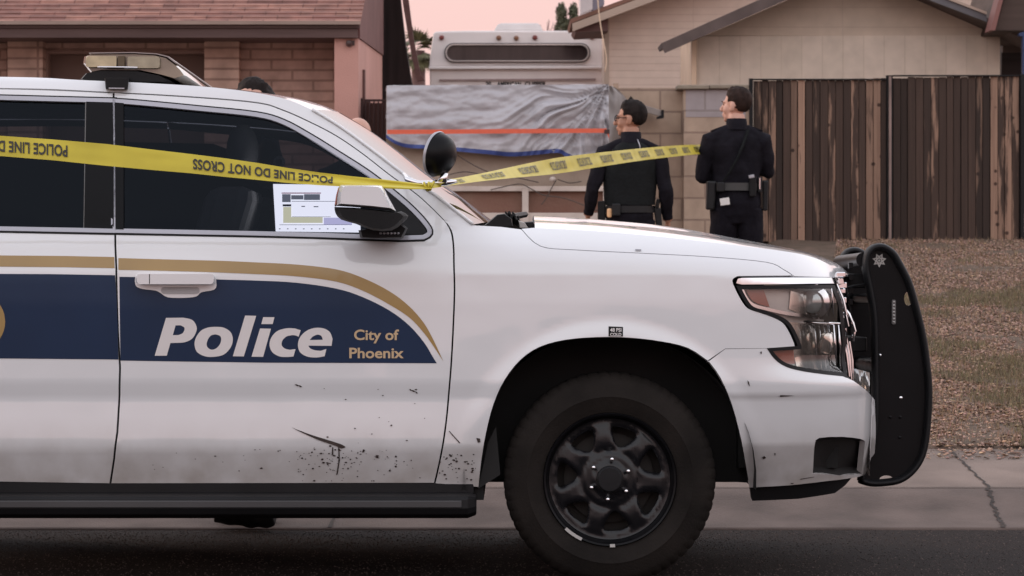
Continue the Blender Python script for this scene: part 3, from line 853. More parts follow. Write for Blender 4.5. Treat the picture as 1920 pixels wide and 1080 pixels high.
# --- wheels
def wheel(xw, flip=False):
    wr = bpy.data.objects.new('wheel', None); COL.objects.link(wr); wr.parent = suv; wr.location = (xw, 0, ZW); wr.empty_display_size = .1
    O = (0, 0, 0); AX = (0, 1, 0)
    prof = [(.229,.062),(.236,.048),(.262,.036),(.285,.030),(.292,.027),(.300,.031),(.335,.036),(.352,.045),(.366,.060),(.375,.085),(.376,.16),(.375,.235),(.366,.26),(.335,.285),(.28,.292),(.229,.27)]
    mb = MB(); n = 240; rings = []
    for i, (r, h) in enumerate(prof):
        rg = []
        for k in range(n):
            rr = r
            if 7 <= i <= 12: rr = r - (.0035 if (k % 4 == 0) else 0)
            a = 2*math.pi*k/n
            rg.append((rr*math.cos(a), h, rr*math.sin(a)))
        rings.append(rg)
    mb.rings(rings, cap=False)
    mb.build('tyre', M['rubber'], wr, smooth=28)
    mb = MB()
    mb.lathe([(.226,.075),(.2295,.060),(.235,.046),(.232,.040),(.226,.043),(.221,.055),(.216,.085),(.205,.12),(.20,.25)], O, AX, 72)
    rim = mb.build('rim', M['satin'], wr, smooth=40)
    holes = []
    for a0 in (13, 64.4, 115.9, 167.3, 218.7, 270, 321.6):
        a = R(a0+8)
        base = crom([(.118,-.008),(.130,-.020),(.152,-.036),(.172,-.044),(.181,-.036),(.185,0),(.181,.036),(.172,.044),(.152,.036),(.130,.020),(.118,.008),(.116,0),(.118,-.008)], 3)
        holes.append(dedup([(x*math.cos(a)-y*math.sin(a), x*math.sin(a)+y*math.cos(a)) for x, y in base]))
    outer = arc(0,0,.214,.214,0,355,71)
    P, T = fill([outer]+holes, .011)
    hp = np.array([p for h in holes for p in h])
    def dish(x, z):
        r = math.hypot(x, z)
        y = np.interp(r, [0,.055,.062,.088,.100,.118,.15,.19,.205,.214], [.070,.070,.080,.080,.090,.080,.079,.086,.092,.088])
        d = math.sqrt(((hp-np.array((x, z)))**2).sum(1).min())
        return y + .012*math.exp(-(d/.0065)**2)
    mb = MB()
    mb.add([(x, dish(x, z), z) for x, z in P], T)
    be = bedges(T)
    for a, b in be:
        pa, pb = P[a], P[b]
        mb.add([(pa[0], dish(*pa), pa[1]), (pb[0], dish(*pb), pb[1]), (pb[0]*1.0, dish(*pb)+.02, pb[1]), (pa[0], dish(*pa)+.02, pa[1])], [(1,0,3,2)])
    mb.build('wheel_face', M['wheelblack'], wr, smooth=60)
    mb = MB(); mb.lathe([(.20,.2),(.05,.2)], O, AX, 48); mb.lathe([(.16,.17),(.09,.165),(.09,.19)], O, AX, 40); mb.build('brake_disc', pm('brake_disc', (.018,.016,.014), .6, metal=.2), wr)
    mb = MB(); mb.lathe([(.0001,.048),(.040,.049),(.046,.054),(.048,.075)], O, AX, 40); mb.build('hub_cap', M['black'], wr, smooth=35)
    for k in range(6):
        a = R(84+60*k)
        p = (.071*math.cos(a), 0, .071*math.sin(a))
        mb = MB(); mb.lathe([(.0001,.050),(.006,.052),(.0085,.058),(.0095,.085)], p, AX, 12); mb.build('lug_nut', M['chrome'], wr, smooth=40)
    for a0, ln in ((236, 8.5), (272, 2.2)):
        mb = MB(); n = 6
        pts = [(R(a0-ln+2*ln*i/n)) for i in range(n+1)]
        mb.rings([[(r*math.cos(a), .0395 if r > .231 else .0405, r*math.sin(a)) for a in pts] for r in (.226,.237)], cap=False, closed=False)
        mb.build('balance_weight', pm('lead_weight', (.45,.44,.42), .5), rim)
    if flip:
        wr.location = (xw, CW, ZW); wr.rotation_euler = (0, 0, math.pi)
    return wr
wheel(XW); wheel(XW-2.945); wheel(XW, True); wheel(XW-2.945, True)

# --- side mirror
cap = crom([(629,386),(631,365),(636,350),(643,346.5),(680,346.5),(712,347.5),(719,352),(730,373),(743,396)], 3)
mb = MB(); pillow(mb, cap+[(700,391),(660,388)], -.30, -.12, prof=((.82,0),(.94,.12),(1,.35),(1,1)))
mir = mb.build('side_mirror', M['white'], suv, smooth=60)
mb = MB(); pillow(mb, crom([(627,388),(629,400),(640,412),(668,420),(700,432),(735,432),(755,418),(766,405),(752,396),(744,397.5),(700,392),(660,389),(627,388)],2)[:-1], -.29, -.10, prof=((.85,0),(.96,.15),(1,.4),(1,1)))
mb.build('mirror_base', M['black'], mir, smooth=60)
mb = MB(); pillow(mb, [(672,432),(690,428),(755,420),(765,428),(756,446),(700,447.5),(676,446)], -.16, .03, prof=((.9,0),(1,.2),(1,1)))
mb.build('mirror_arm', M['black'], mir, smooth=50)
mb = MB()
for k in range(6): mb.ell(C(714+k*6.5,437.5,-.163), (.005,.004,.004), 8, 6)
mb.build('light_strip', M['trim'], mir, smooth='all')
mb = MB(); pillow(mb, [(627,386),(630,366),(634,352),(636,352),(632,368),(630,388)], -.27, -.14); mb.build('mirror_lens', M['amber'], mir, smooth=50)

# --- spotlight on the pillar
spt = bpy.data.objects.new('spotlight', None); COL.objects.link(spt); spt.parent = suv
ctr = C(832, 292, -.02)
axd = Vector((-.86, .47, .20)).normalized()
mb = MB(); mb.lathe([(.0001,-.036),(.022,-.034),(.046,-.026),(.063,-.012),(.073,.006),(.077,.022),(.0785,.03),(.076,.034)], ctr, axd, 40)
mb.build('lamp_shell', M['satin'], spt, smooth=50)
mb = MB(); mb.lathe([(.0795,.026),(.082,.031),(.0795,.037),(.075,.035)], ctr, axd, 40); mb.build('lamp_ring', M['trim'], spt, smooth=60)
mb = MB(); mb.lathe([(.075,.033),(.0001,.028)], ctr, axd, 32); mb.build('lamp_glass', M['reflector'], spt)
mb = MB()
mb.tube([C(757,327,.10), C(764,337,.06), C(785,343,.03), C(812,344,.0), C(836,342,-.02), C(856,340,-.02)], [.008,.010,.009,.011,.013,.006], 12)
mb.tube([C(830,342,-.02), C(832,332,-.02), C(834,324,-.02)], [.020,.013,.013], 14)
mb.ell(C(795,347,.0), (.008,.008,.012), 10, 8)
mb.build('bracket', M['chrome'], spt, smooth='all')

# --- light bar
lb = bpy.data.objects.new('light_bar', None); COL.objects.link(lb); lb.parent = suv
y0, y1 = .34, 1.70
def lsec(pts, y, s=1.0, yref=y0):
    return [C(px, py, yref) + Vector((0, y-yref, 0)) for px, py in pts]
base = [(149,147),(158,137),(185,132),(260,133),(300,141),(318,150),(312,154),(152,153)]
lens = [(152,117),(154,104),(165,100.5),(250,99.5),(290,102),(312,107),(328,119),(340,130),(348,141),(330,147),(300,139),(262,131),(185,130.5),(166,134)]
def bar(pts, ya, yb, shrink):
    mb = MB(); c = np.mean(np.array(pts), 0); rings = []
    for t, s in ((0, shrink), (.02, 1), (.98, 1), (1, shrink)):
        y = ya+(yb-ya)*t
        rings.append(lsec([(c[0]+(p[0]-c[0])*s, c[1]+(p[1]-c[1])*s) for p in pts], y))
    mb.rings(rings); return mb
bar(base, y0, y1, .93).build('bar_base', M['black'], lb, smooth=40)
M['barlens'] = pm('smoky_lens', (.22,.18,.13), .14, var=.25, vs=9, coat=.8)
ln = bar(lens, y0+.02, y1-.02, .95).build('bar_lens', M['barlens'], lb, smooth=40)
mb = MB(); pillow(mb, rrect(161,105,219,126,4), y0-.004, y0+.03, prof=((.97,0),(1,.3),(1,1))); mb.build('lamp_module', pm('lamp_module', (.50,.41,.26), .3, var=.2, vs=20), ln, smooth=40)
mb = MB(); pillow(mb, rrect(238,106,300,128,5), y0-.003, y0+.03, prof=((.97,0),(1,.3),(1,1))); mb.build('lamp_module', pm('lamp_module_grey', (.36,.31,.22), .25, var=.2, vs=20), ln, smooth=40)
mb = MB(); mb.box(tuple(C(221,125,y0-.002)), tuple(C(235,106,y0+.02))); mb.build('module_gap', pm('gap_brown', (.10,.07,.035), .4), ln)
mb = MB(); mb.tube([C(183,125,y0-.006), C(200,126,y0-.008), C(258,126.5,y0-.006)], .004, 6); mb.build('bright_edge', M['chrome'], ln, smooth='all')
cap_l = [(165,99.8),(250,98.8),(292,101.2),(313,106.3),(329,118.5),(331,117),(315,104.5),(293,99.5),(250,97),(165,98)]
bar(cap_l, y0+.01, y1-.01, .99).build('bar_top', pm('bar_top_grey', (.32,.27,.26), .3), lb, smooth=40)
mb = MB()
pillow(mb, [(196,146),(242,146),(240,167.5),(198,166.5)], .26, .42, prof=((.95,0),(1,.2),(1,1)))
mb.build('mount_foot', M['black'], lb, smooth=40)
mb = MB(); pillow(mb, [(203,164),(234,164.5),(234,167),(203,166.5)], .255, .27); mb.build('foot_plate', M['trim'], lb)

# --- push bumper
pbr = bpy.data.objects.new('push_bumper', None); COL.objects.link(pbr); pbr.parent = suv
YN, YF = .66, 1.38
plate = crom([(1606,905),(1612,878),(1622,850),(1630,826),(1634,780),(1634,700),(1632,600),(1625,550),(1617,510),(1616,490),(1621,472),(1632,460),(1647,455.5),(1663,459),(1680,472),(1692,492),(1710,528),(1725,580),(1737,632),(1744,682),(1748,732),(1746,782),(1741,830),(1731,864),(1712,890),(1688,906),(1660,911.5),(1630,912),(1606,905)], 4)[:-1]
ovals = [arc(1703,560,8,13,0,345,20), arc(1662,899,13,7.5,0,345,20)]
ovals = [dedup([(x, y) for x, y in o]) for o in ovals]
for yy, first in ((YN, True), (YF, False)):
    mv = lambda px, py, o=0: C(px, py, YN) + Vector((0, yy-YN+o, 0))
    mb = MB()
    prism(mb, [dedup(inset(dedup(plate), 7))]+[o for o in ovals], lambda u, v: mv(u, v, .0), lambda u, v: mv(u, v, .012))
    up = mb.build('upright', M['satin'], pbr, bevel=.002)
    mb = MB(); pts = [mv(px, py, .0) for px, py in inset(dedup(plate), 7)]
    n = 10; rings = []
    for i, p in enumerate(pts):
        t = (pts[(i+1) % len(pts)]-pts[i-1]).normalized(); a = Vector((0,1,0)); b = t.cross(a).normalized()
        rings.append([p + a*(.045*math.cos(2*math.pi*k/n)) + b*(.014*math.sin(2*math.pi*k/n)) for k in range(n)])
    rings.append(rings[0]); mb.rings(rings, cap=False)
    mb.build('rubber_edge', M['black'], up, smooth='all')
    if first:
        # seven-pointed badge, round bolts, light strip
        star = []
        for k in range(14):
            r = 13.5 if k % 2 == 0 else 7.8; a = R(90+k*360/14)
            star.append((1648.5+r*math.cos(a), 488+r*math.sin(a)))
        inner = [(1648.5+(x-1648.5)*.66, 488+(y-488)*.66) for x, y in star]
        M['decalgrey'] = pm('badge_grey', (.42,.41,.39), .4)
        mb = MB()
        prism(mb, [star, inner], lambda u, v: mv(u, v, -.004), lambda u, v: mv(u, v, .0))
        prism(mb, [arc(1648.5,488.5,6.2,6.2,0,345,23), arc(1648.5,488.5,3.6,3.6,0,345,17)], lambda u, v: mv(u, v, -.004), lambda u, v: mv(u, v, .0))
        prism(mb, [arc(1648.5,488.5,2.2,2.2,0,330,11)], lambda u, v: mv(u, v, -.004), lambda u, v: mv(u, v, .0))
        mb.build('star_badge', M['decalgrey'], up)
        mb = MB(); prism(mb, [rrect(1671.5,562,1679,608,3)], lambda u, v: mv(u, v, -.012), lambda u, v: mv(u, v, .0)); ls = mb.build('light_strip', pm('strip_grey', (.10,.10,.10), .3), up)
        mb = MB()
        for k in range(7): mb.ell(mv(1675.2, 566+k*6.3, -.013), (.005,.003,.004), 8, 6)
        mb.build('led', M['decalgrey'], ls, smooth='all')
        for px, py, r, m_ in ((1689,746,.006,'chrome'),(1650,666,.005,'chrome'),(1669,782,.006,'satin'),(1688,782,.006,'satin'),(1687,820,.006,'satin')):
            mb = MB(); mb.lathe([(.0001,-.006),(r,-.004),(r,0)], mv(px, py), (0,1,0), 12); mb.build('bolt', M[m_], up, smooth=40)
        mb = MB(); n=8
        prism(mb, [rrect(1632,525,1640,555,3.5)], lambda u, v: mv(u, v, -.02), lambda u, v: mv(u, v, .0)); mb.build('latch', M['satin'], up, bevel=.003)
mb = MB()
for px, py, r in ((1619,487,.028),(1650,560,.02),(1660,690,.03),(1650,830,.03)):
    p = C(px, py, YN+.01); mb.tube([p, p+Vector((0,.70,0))], r, 14)
mb.build('cross_bar', M['satin'], pbr, smooth=40)
mb = MB()
for py in (520, 640, 760): 
    p = C(1600, py, YN); mb.box((1.16, YN+.06, p.z-.04), (p.x+.06, YF-.06, p.z+.015))
mb.build('mounting_frame', M['black'], pbr, bevel=.005)
mb = MB()
for py, w_ in ((498,4),(520,5),(545,3),(566,4)):
    p = C(1598, py, YN); mb.box((p.x-.01, YN+.02, p.z-.012), (p.x+.006, YN+.05, p.z+.012))
mb.tube([C(1580,541,.6), C(1600,536,.62), C(1622,532,.64)], .004, 6)
mb.build('bracket', M['satin'], pbr, bevel=.002)

# --- lit laptop inside
lw = lambda px, py, y=.52: C(px, py, y)
lap = empty('laptop', car_world(lw(594,436)), 'open laptop with a lit white screen, seen through the front passenger window', 'laptop')
base_w = car_world(lw(594,436))
def LW(px, py, y=.52): return car_world(lw(px, py, y)) - base_w
def quad(mb, px0, py0, px1, py1, y, mi, sk=0.0):
    mb.add([LW(px0+sk, py1, y), LW(px1+sk, py1, y), LW(px1, py0, y), LW(px0, py0, y)], [(0,1,2,3)], mi)
E = 2.9
mats = [emit('screen_white', (1.0,.95,.92), 9.5), emit('screen_grey', (.35,.36,.40), 3.2), emit('screen_yellow', (.95,.88,.55), 6), emit('screen_lilac', (.82,.75,.98), 6), emit('screen_dark', (.1,.1,.12), 1.5), emit('screen_rose', (.75,.3,.4), 3)]
mb = MB()
mb.add([LW(517,434), LW(676,436), LW(676,347), LW(512,345)], [(0,1,2,3)], 0)
y = .517
quad(mb, 528, 361, 602, 363, y, 5); quad(mb, 529, 364, 545, 379, y, 1); quad(mb, 546, 366, 569, 374, y-.0015, 1); quad(mb, 570, 364, 600, 375, y, 1)
quad(mb, 530, 383, 546, 387, y, 4); quad(mb, 531, 388, 546, 418, y, 2); quad(mb, 546, 407, 605, 418, y, 2); quad(mb, 607, 408, 660, 422, y, 3)
quad(mb, 547, 377, 630, 378, y, 1); quad(mb, 547, 406, 620, 406.8, y, 1); quad(mb, 565, 386, 572, 388, y, 1); quad(mb, 588, 386.5, 597, 388.5, y, 1); quad(mb, 524, 421, 660, 422, y, 1)
for k in range(9): quad(mb, 523+k*15, 428.2, 526+k*15, 430, y, 1)
mb.build('screen', mats, lap)
mb = MB(); mb.add([LW(514,436,.528), LW(679,438,.528), LW(679,344,.528), LW(509,342,.528), LW(514,436,.545), LW(679,438,.545), LW(679,344,.545), LW(509,342,.545)], [(0,1,2,3),(7,6,5,4),(0,4,5,1),(1,5,6,2),(2,6,7,3),(3,7,4,0)]); mb.build('lid', M['black'], lap)
mb = MB(); p = LW(594,440,.53); mb.box((p.x-.16, p.y-.0, p.z-.03), (p.x+.16, p.y+.24, p.z-.005)); mb.build('keyboard_base', M['black'], lap, bevel=.004)
# ================================================================== ground, kerb, pavement, yard
def np_mesh(name, V, Fq, mats, parent=None, smooth=None):
    me = bpy.data.meshes.new(name)
    V = np.asarray(V, np.float32); Fq = np.asarray(Fq, np.int32)
    k = Fq.shape[1]
    me.vertices.add(len(V)); me.vertices.foreach_set('co', V.ravel())
    me.loops.add(Fq.size); me.loops.foreach_set('vertex_index', Fq.ravel())
    me.polygons.add(len(Fq)); me.polygons.foreach_set('loop_start', np.arange(0, Fq.size, k, dtype=np.int32))
    me.update(calc_edges=True); me.validate()
    return link_mesh(name, me, mats, parent, smooth)
def grid(name, xs, ys, zf, mat, kind='structure'):
    X, Y = np.meshgrid(xs, ys); Z = zf(X, Y)
    V = np.stack([X, Y, Z], -1).reshape(-1, 3); nx = len(xs); i = np.arange((len(ys)-1)*(nx)).reshape(-1, nx)[:, :-1].ravel()
    Fq = np.stack([i, i+1, i+1+nx, i+nx], -1)
    return tag(np_mesh(name, V, Fq, mat, smooth='all'), kind=kind)
def ys_(y, tab): return np.interp(y, [t[0] for t in tab], [t[1] for t in tab])
DRV = [(13.3,.125),(24,.79),(27,.9),(60,1.1)]
YRD = [(13.3,.125),(24,1.176),(27,1.25),(60,1.35)]
def zyard(x, y):
    s = sst(1.9, 2.5, np.asarray(x, float))
    return ys_(y, DRV)*(1-s) + ys_(y, YRD)*s
M['asphalt'] = pm('asphalt', (.012,.0088,.0085), .9, vs=95, bump=1.0, bs=140, detail=3, spec=.2, c2=(.036,.028,.026))
M['concrete'] = pm('concrete', (.20,.150,.124), .85, var=.22, vs=2.2, bump=.3, bs=120, detail=10)
M['concrete2'] = pm('gutter_concrete', (.110,.079,.066), .85, var=.28, vs=3, bump=.3, bs=90, detail=8)
M['joint'] = pm('joint_dirt', (.03,.022,.018), .9, var=.3, vs=30)
M['soil'] = pm('desert_soil', (.155,.103,.074), .95, var=.35, vs=7, bump=.8, bs=60, detail=9, c2=(.085,.062,.040))
M['earth'] = pm('earth', (.16,.11,.085), .95, var=.3, vs=.8)
grid('ground', [-400,-60,-14,16,60,400], [-400,-14,5,11.2,13,24,60,400], lambda x, y: ys_(y, [(-14,-.25),(5,-.1),(11.2,-.2),(13,-.02),(24,.6),(60,.95)]), M['earth'])
grid('road', [-60,-20,-8,-4,0,4,8,20,60], [-5,3,4,5,7,9,10,11,11.26], lambda x, y: np.where(y > 3, -.025*(y-9), .15-.025*(3-y)), M['asphalt'])
kerb_y = [11.24,11.25,11.32,11.5,11.7,11.85,11.95,12.045]; kerb_z = [-.09,-.05,-.048,-.04,-.012,.022,.042,.05]
kx = [-60]+list(np.arange(-10, 10.1, .5))+[60]
kerb = grid('kerb', kx, kerb_y, lambda x, y: np.interp(y, kerb_y, kerb_z), M['concrete2'])
pav = grid('pavement', kx, [12.05, 12.4, 12.9, 13.36], lambda x, y: np.interp(y, [12.055,13.3], [.05,.125]), M['concrete'])
# joints and a ragged crack, lying in the slabs
def crack(x0, x1, y0, y1, zf, wd, n, seed, wob):
    r = random.Random(seed); v = []; f = []
    for i in range(n+1):
        t = i/n; x = x0+(x1-x0)*t+r.uniform(-wob, wob); y = y0+(y1-y0)*t; ww = wd*r.uniform(.6, 1.5)
        v += [(x-ww/2, y, zf(y)+.004), (x+ww/2, y, zf(y)+.004)]
        if i: f.append((2*i-2, 2*i-1, 2*i+1, 2*i))
    return v, f
mb = MB()
for x0 in (-6.6, -3.7, -.8, 5.2, 8.2):
    mb.add(*crack(x0, x0, 12.055, 13.3, lambda y: float(np.interp(y, [12.055,13.3],[.05,.125])), .012, 14, int(x0*10), .002))
mb.add(*crack(2.235, 2.262, 12.055, 13.3, lambda y: float(np.interp(y, [12.055,13.3],[.05,.125])), .011, 30, 5, .006))
v = [(-60,12.043,.054),(60,12.043,.054),(60,12.057,.054),(-60,12.057,.054)]
mb.add(v, [(0,1,2,3)])
tag(mb.build('pavement_joints', M['joint']), kind='structure')
mb = MB()
kz = lambda y: float(np.interp(y, kerb_y, kerb_z))
mb.add(*crack(2.16, 2.225, 11.27, 12.04, kz, .015, 40, 9, .012))
for x0 in (-6.6, -3.7, -.8, 5.2): mb.add(*crack(x0, x0, 11.27, 12.04, kz, .012, 14, int(x0*10)+3, .002))
tag(mb.build('kerb_joints', M['joint']), kind='structure')
grid('driveway', list(np.arange(-5.2, 1.81, .4))+[1.99], [13.30,15,18,21,24,27,31], lambda x, y: zyard(x, y)+.004, M['concrete'])
nz_ = lambda x, y: np.vectorize(lambda a, b: mnoise.noise(Vector((a*2.2, b*2.2, 3)))*.018 + mnoise.noise(Vector((a*9, b*9, 1)))*.008)(x, y)
grid('yard', np.concatenate([np.arange(1.95, 6.5, .09), np.arange(6.5, 16, .8)]), np.concatenate([np.arange(13.305, 24.2, .09), [25, 27, 30]]), lambda x, y: np.where(y < 13.31, .10, zyard(x, y)+nz_(x, y)*sst(13.3, 13.5, y)+.010), M['soil'])
grid('side_yard', [-30,-12,-5.21], [13.31,18,24,30], lambda x, y: zyard(x, y)+.002, M['soil'])

# gravel, dry grass and leaf litter
rs = np.random.RandomState(4)
def wedge(n):
    y = 13.34 + (24.0-13.34)*rs.rand(n)**.92
    xr0 = np.maximum(2.0, (1640-960)*y/F - .35); xr1 = (1960-960)*y/F + .9
    return xr0+(xr1-xr0)*rs.rand(n), y
def patch(x, y):
    return np.array([mnoise.noise(Vector((a*1.1, b*.8, 7)))+.55*mnoise.noise(Vector((a*3, b*2.2, 2))) for a, b in zip(x, y)])
def colour_attr(o, cols, per):
    a = o.data.color_attributes.new('tone', 'FLOAT_COLOR', 'POINT')
    c = np.repeat(np.c_[cols, np.ones(len(cols))], per, 0).astype(np.float32)
    a.data.foreach_set('color', c.ravel())
def attr_mat(name, rough=.9):
    m = bpy.data.materials.new(name); m.use_nodes = True
    n = m.node_tree.nodes; l = m.node_tree.links; p = n['Principled BSDF']; p.inputs['Roughness'].default_value = rough
    a = n.new('ShaderNodeVertexColor'); a.layer_name = 'tone'; l.new(a.outputs[0], p.inputs['Base Color'])
    return m
def litter(name, n, kind):
    x, y = wedge(n)
    if kind != 'grass': y = np.where(rs.rand(n) < .02, rs.uniform(12.95, 13.4, n), y)
    ptc = patch(x, y)
    band = np.exp(-((y-18.3)/2.2)**2)*.45 + np.exp(-((y-14.5)/.9)**2)*.45 - .25*np.exp(-((y-22.5)/1.8)**2)
    if kind == 'grass': k = (ptc + band + rs.normal(0, .16, n) > .40) | (rs.rand(n) < .15)
    elif kind == 'gravel': k = rs.rand(n) < np.where(ptc + band > .3, .6, 1)
    else: k = rs.rand(n) < np.where(y < 16.5, 1, .7)
    x, y = x[k], y[k]; n = len(x); z = np.where(y < 13.33, np.interp(y, [12.055,13.3], [.05,.125])+.002, zyard(x, y)+.01)
    c = np.stack([x, y, z], -1)
    if kind == 'gravel':
        b = np.array([(1,0,0),(0,1,0),(-1,0,0),(0,-1,0),(0,0,.8),(0,0,-.5)], float)
        f = np.array([(0,1,4),(1,2,4),(2,3,4),(3,0,4),(1,0,5),(2,1,5),(3,2,5),(0,3,5)])
        s = rs.uniform(.004, .015, (n,1,1))*rs.uniform(.7, 1.3, (n,6,3))
        col = np.array([.33,.215,.165])*rs.uniform(.30, 1.6, (n,1))*rs.uniform(.92, 1.08, (n,3))
    elif kind == 'leaves':
        b = np.array([(-1,0,.1),(-.2,-.45,.3),(1,0,.15),(-.1,.45,.35),(0,0,-.05)], float)
        f = np.array([(0,1,4),(1,2,4),(2,3,4),(3,0,4)])
        s = rs.uniform(.008, .026, (n,1,1))*rs.uniform(.8, 1.2, (n,5,3))
        col = np.array([.42,.27,.17])*rs.uniform(.30, 1.5, (n,1))*rs.uniform(.9, 1.1, (n,3))
    else:
        b = np.array([(-.08,0,0),(.08,0,0),(.25,.1,1)], float)
        f = np.array([(0,1,2)])
        s = rs.uniform(.018, .05, (n,1,1))*np.ones((n,3,3))
        col = np.where((ptc+band)[k][:,None] > .32, np.array([[.205,.165,.098]]), np.array([[.28,.19,.125]]))*rs.uniform(.4, 1.5, (n,1))*rs.uniform(.88, 1.12, (n,3))
    a = rs.uniform(0, 6.28, n); ca, sa = np.cos(a)[:,None], np.sin(a)[:,None]
    v = b[None]*s
    vx = v[...,0]*ca - v[...,1]*sa; vy = v[...,0]*sa + v[...,1]*ca
    tl = rs.uniform(-.6, .6, (n,1)) if kind != 'grass' else 0
    vz = v[...,2] + (vx*tl if kind != 'grass' else 0)
    V = np.stack([vx, vy, np.abs(vz) if kind != 'grass' else vz], -1) + c[:,None]
    m = b.shape[0]
    Fq = (f[None] + (np.arange(n)*m)[:,None,None]).reshape(-1, 3)
    o = np_mesh(name, V.reshape(-1,3), Fq, attr_mat(name+'_tone'))
    if len(o.data.vertices) == n*m: colour_attr(o, col, m)
    return o
def grit(n):
    x = rs.uniform(-2.6, 2.6, n); y = rs.uniform(9.0, 11.24, n)
    b = np.array([(1,0,0),(0,1,0),(-1,0,0),(0,-1,0),(0,0,.7),(0,0,-.5)], float)
    f = np.array([(0,1,4),(1,2,4),(2,3,4),(3,0,4),(1,0,5),(2,1,5),(3,2,5),(0,3,5)])
    V = (b[None]*(rs.uniform(.0015, .0045, (n,1,1))*rs.uniform(.7, 1.3, (n,6,3)))+np.stack([x, y, -.025*(y-9)+.001], -1)[:,None]).reshape(-1, 3)
    o = np_mesh('grit', V, (f[None]+(np.arange(n)*6)[:,None,None]).reshape(-1, 3), attr_mat('grit_tone'))
    colour_attr(o, np.array([.07,.055,.05])*rs.uniform(.2, 2.2, (n,1)), 6)
    return o
tag(grit(14000), kind='stuff')
tag(litter('gravel', 56000, 'gravel'), kind='stuff')
tag(litter('grass', 150000, 'grass'), kind='stuff')
tag(litter('fallen_leaves', 27000, 'leaves'), kind='stuff')

# ================================================================== helpers for things built in world coordinates
def part(mb, name, mat, parent, smooth=None, bevel=0):
    o_ = parent
    while o_.parent: o_ = o_.parent
    b = o_.location
    mb.v = [(p[0]-b.x, p[1]-b.y, p[2]-b.z) for p in mb.v]
    return mb.build(name, mat, parent, smooth, bevel)
def pb(px0, py0, px1, py1, d, dep, mb=None, d2=None):
    """a box whose front face spans the given photo pixels at depth d"""
    mb = mb or MB(); a = W(px0, py1, d); b = W(px1, py0, d)
    return mb.box((a.x, d, a.z), (b.x, d+dep, b.z))
def pp(pts, d, dep, mb=None, holes=()):
    mb = mb or MB()
    prism(mb, [pts]+list(holes), lambda u, v: W(u, v, d), lambda u, v: W(u, v, d)+Vector((0, dep, 0)))
    return mb

# ================================================================== house on the left
M['slump'] = brick_mat('slump_block', (.50,.33,.27), (.46,.295,.24), (.31,.195,.155), .40, .1005, .012, bump=.6, var=.2)
M['stackblk'] = brick_mat('pilaster_block', (.52,.35,.28), (.48,.315,.25), (.31,.195,.155), 2.0, .1005, .012, off=0, bump=.6, var=.2)
M['pink'] = pm('pink_stucco', (.56,.31,.26), .9, var=.08, vs=1.2, bump=.35, bs=90)
M['brownwood'] = pm('brown_painted_wood', (.125,.062,.055), .7, var=.15, vs=3, bump=.1, bs=40, stretch=(1,1,8))
M['redbrown'] = pm('red_brown_siding', (.15,.062,.055), .75, var=.12, vs=2)
M['fascia'] = pm('fascia_brown', (.105,.062,.056), .7, var=.15, vs=4, stretch=(.3,1,4))
M['garagedoor'] = pm('garage_door_brown', (.135,.078,.06), .6, var=.08, vs=2)
M['doorframe'] = pm('door_frame_tan', (.26,.17,.14), .7, var=.1)
M['shingle'] = brick_mat('shingles', (.33,.165,.125), (.20,.088,.070), (.15,.065,.05), .33, .1302, .006, off=.37, bump=.9, plane='XY', var=.3)
M['darkwood'] = pm('dark_timber', (.022,.012,.011), .85, var=.3, vs=3, stretch=(6,6,.5))
hl_ = empty('brick_house', (-4.5, 24.6, .8), 'low brown house with shingle roof, block garage and pink side wall', 'house')
x_r = W(627,0,24.6).x
part(pb(448, 0, 627, 560, 24.6, .2).box((-12, 24.62, .75), (W(12,0,24.6).x, 24.8, 3.25)), 'wall', M['slump'], hl_)
part(pb(80, 73, 392, 97, 24.6, .2), 'lintel', M['slump'], hl_)
for a, b in ((14, 80), (383, 448)): part(pb(a, 70, b, 560, 24.42, .3), 'pilaster', M['stackblk'], hl_)
gd = part(pb(90, 100, 384, 560, 24.72, .06), 'garage_door', M['garagedoor'], hl_)
mb = pb(85, 96, 390, 100.5, 24.575, .15); pb(85.5, 100.6, 90.5, 560, 24.585, .14, mb); part(mb, 'frame', M['doorframe'], gd)
# roof in stepped shingle courses
ex0, ex1 = -13.0, W(676,0,23.9).x; ez = W(0,42,23.9).z
mb = MB(); rows = 40; dy = .1302; sl = .37
for k in range(rows):
    y0 = 23.88+k*dy; z0 = ez+.012+k*dy*sl
    mb.box((ex0, y0, z0-.02), (ex1, y0+dy+.03, z0+.0), M=None) if False else mb.add([(ex0,y0,z0),(ex1,y0,z0),(ex1,y0+dy,z0+dy*sl-.011),(ex0,y0+dy,z0+dy*sl-.011),(ex0,y0,z0-.022),(ex1,y0,z0-.022),(ex1,y0+dy,z0+dy*sl-.03),(ex0,y0+dy,z0+dy*sl-.03)], [(0,1,2,3),(4,5,1,0),(1,5,6,2),(4,7,6,5),(0,3,7,4)])
rf = part(mb, 'roof', M['shingle'], hl_)
yr = 23.88+rows*dy; zr = ez+rows*dy*sl
mb = MB(); mb.rings([[(ex0,yr,zr),(ex0,yr+5.4,zr-2.0),(ex0,yr+5.4,zr-2.1),(ex0,yr,zr-.06)], [(ex1,yr,zr),(ex1,yr+5.4,zr-2.0),(ex1,yr+5.4,zr-2.1),(ex1,yr,zr-.06)]]); part(mb, 'rear_slope', M['fascia'], rf)
mb = MB(); mb.box((ex0, 23.86, ez-.022), (ex1, 23.885, ez+.010)); part(mb, 'drip_edge', pm('drip_edge', (.30,.22,.18), .5), rf)
mb = MB(); zb = W(0,70,23.9).z; zm = W(0,52,23.9).z
mb.box((ex0, 23.90, zm), (ex1-.01, 23.94, ez-.024)); mb.box((ex0, 23.925, zb), (ex1-.03, 23.965, zm)); mb.box((ex0, 23.965, zb), (ex1-.03, 24.6, zb+.02))
part(mb, 'fascia_board', M['fascia'], hl_)
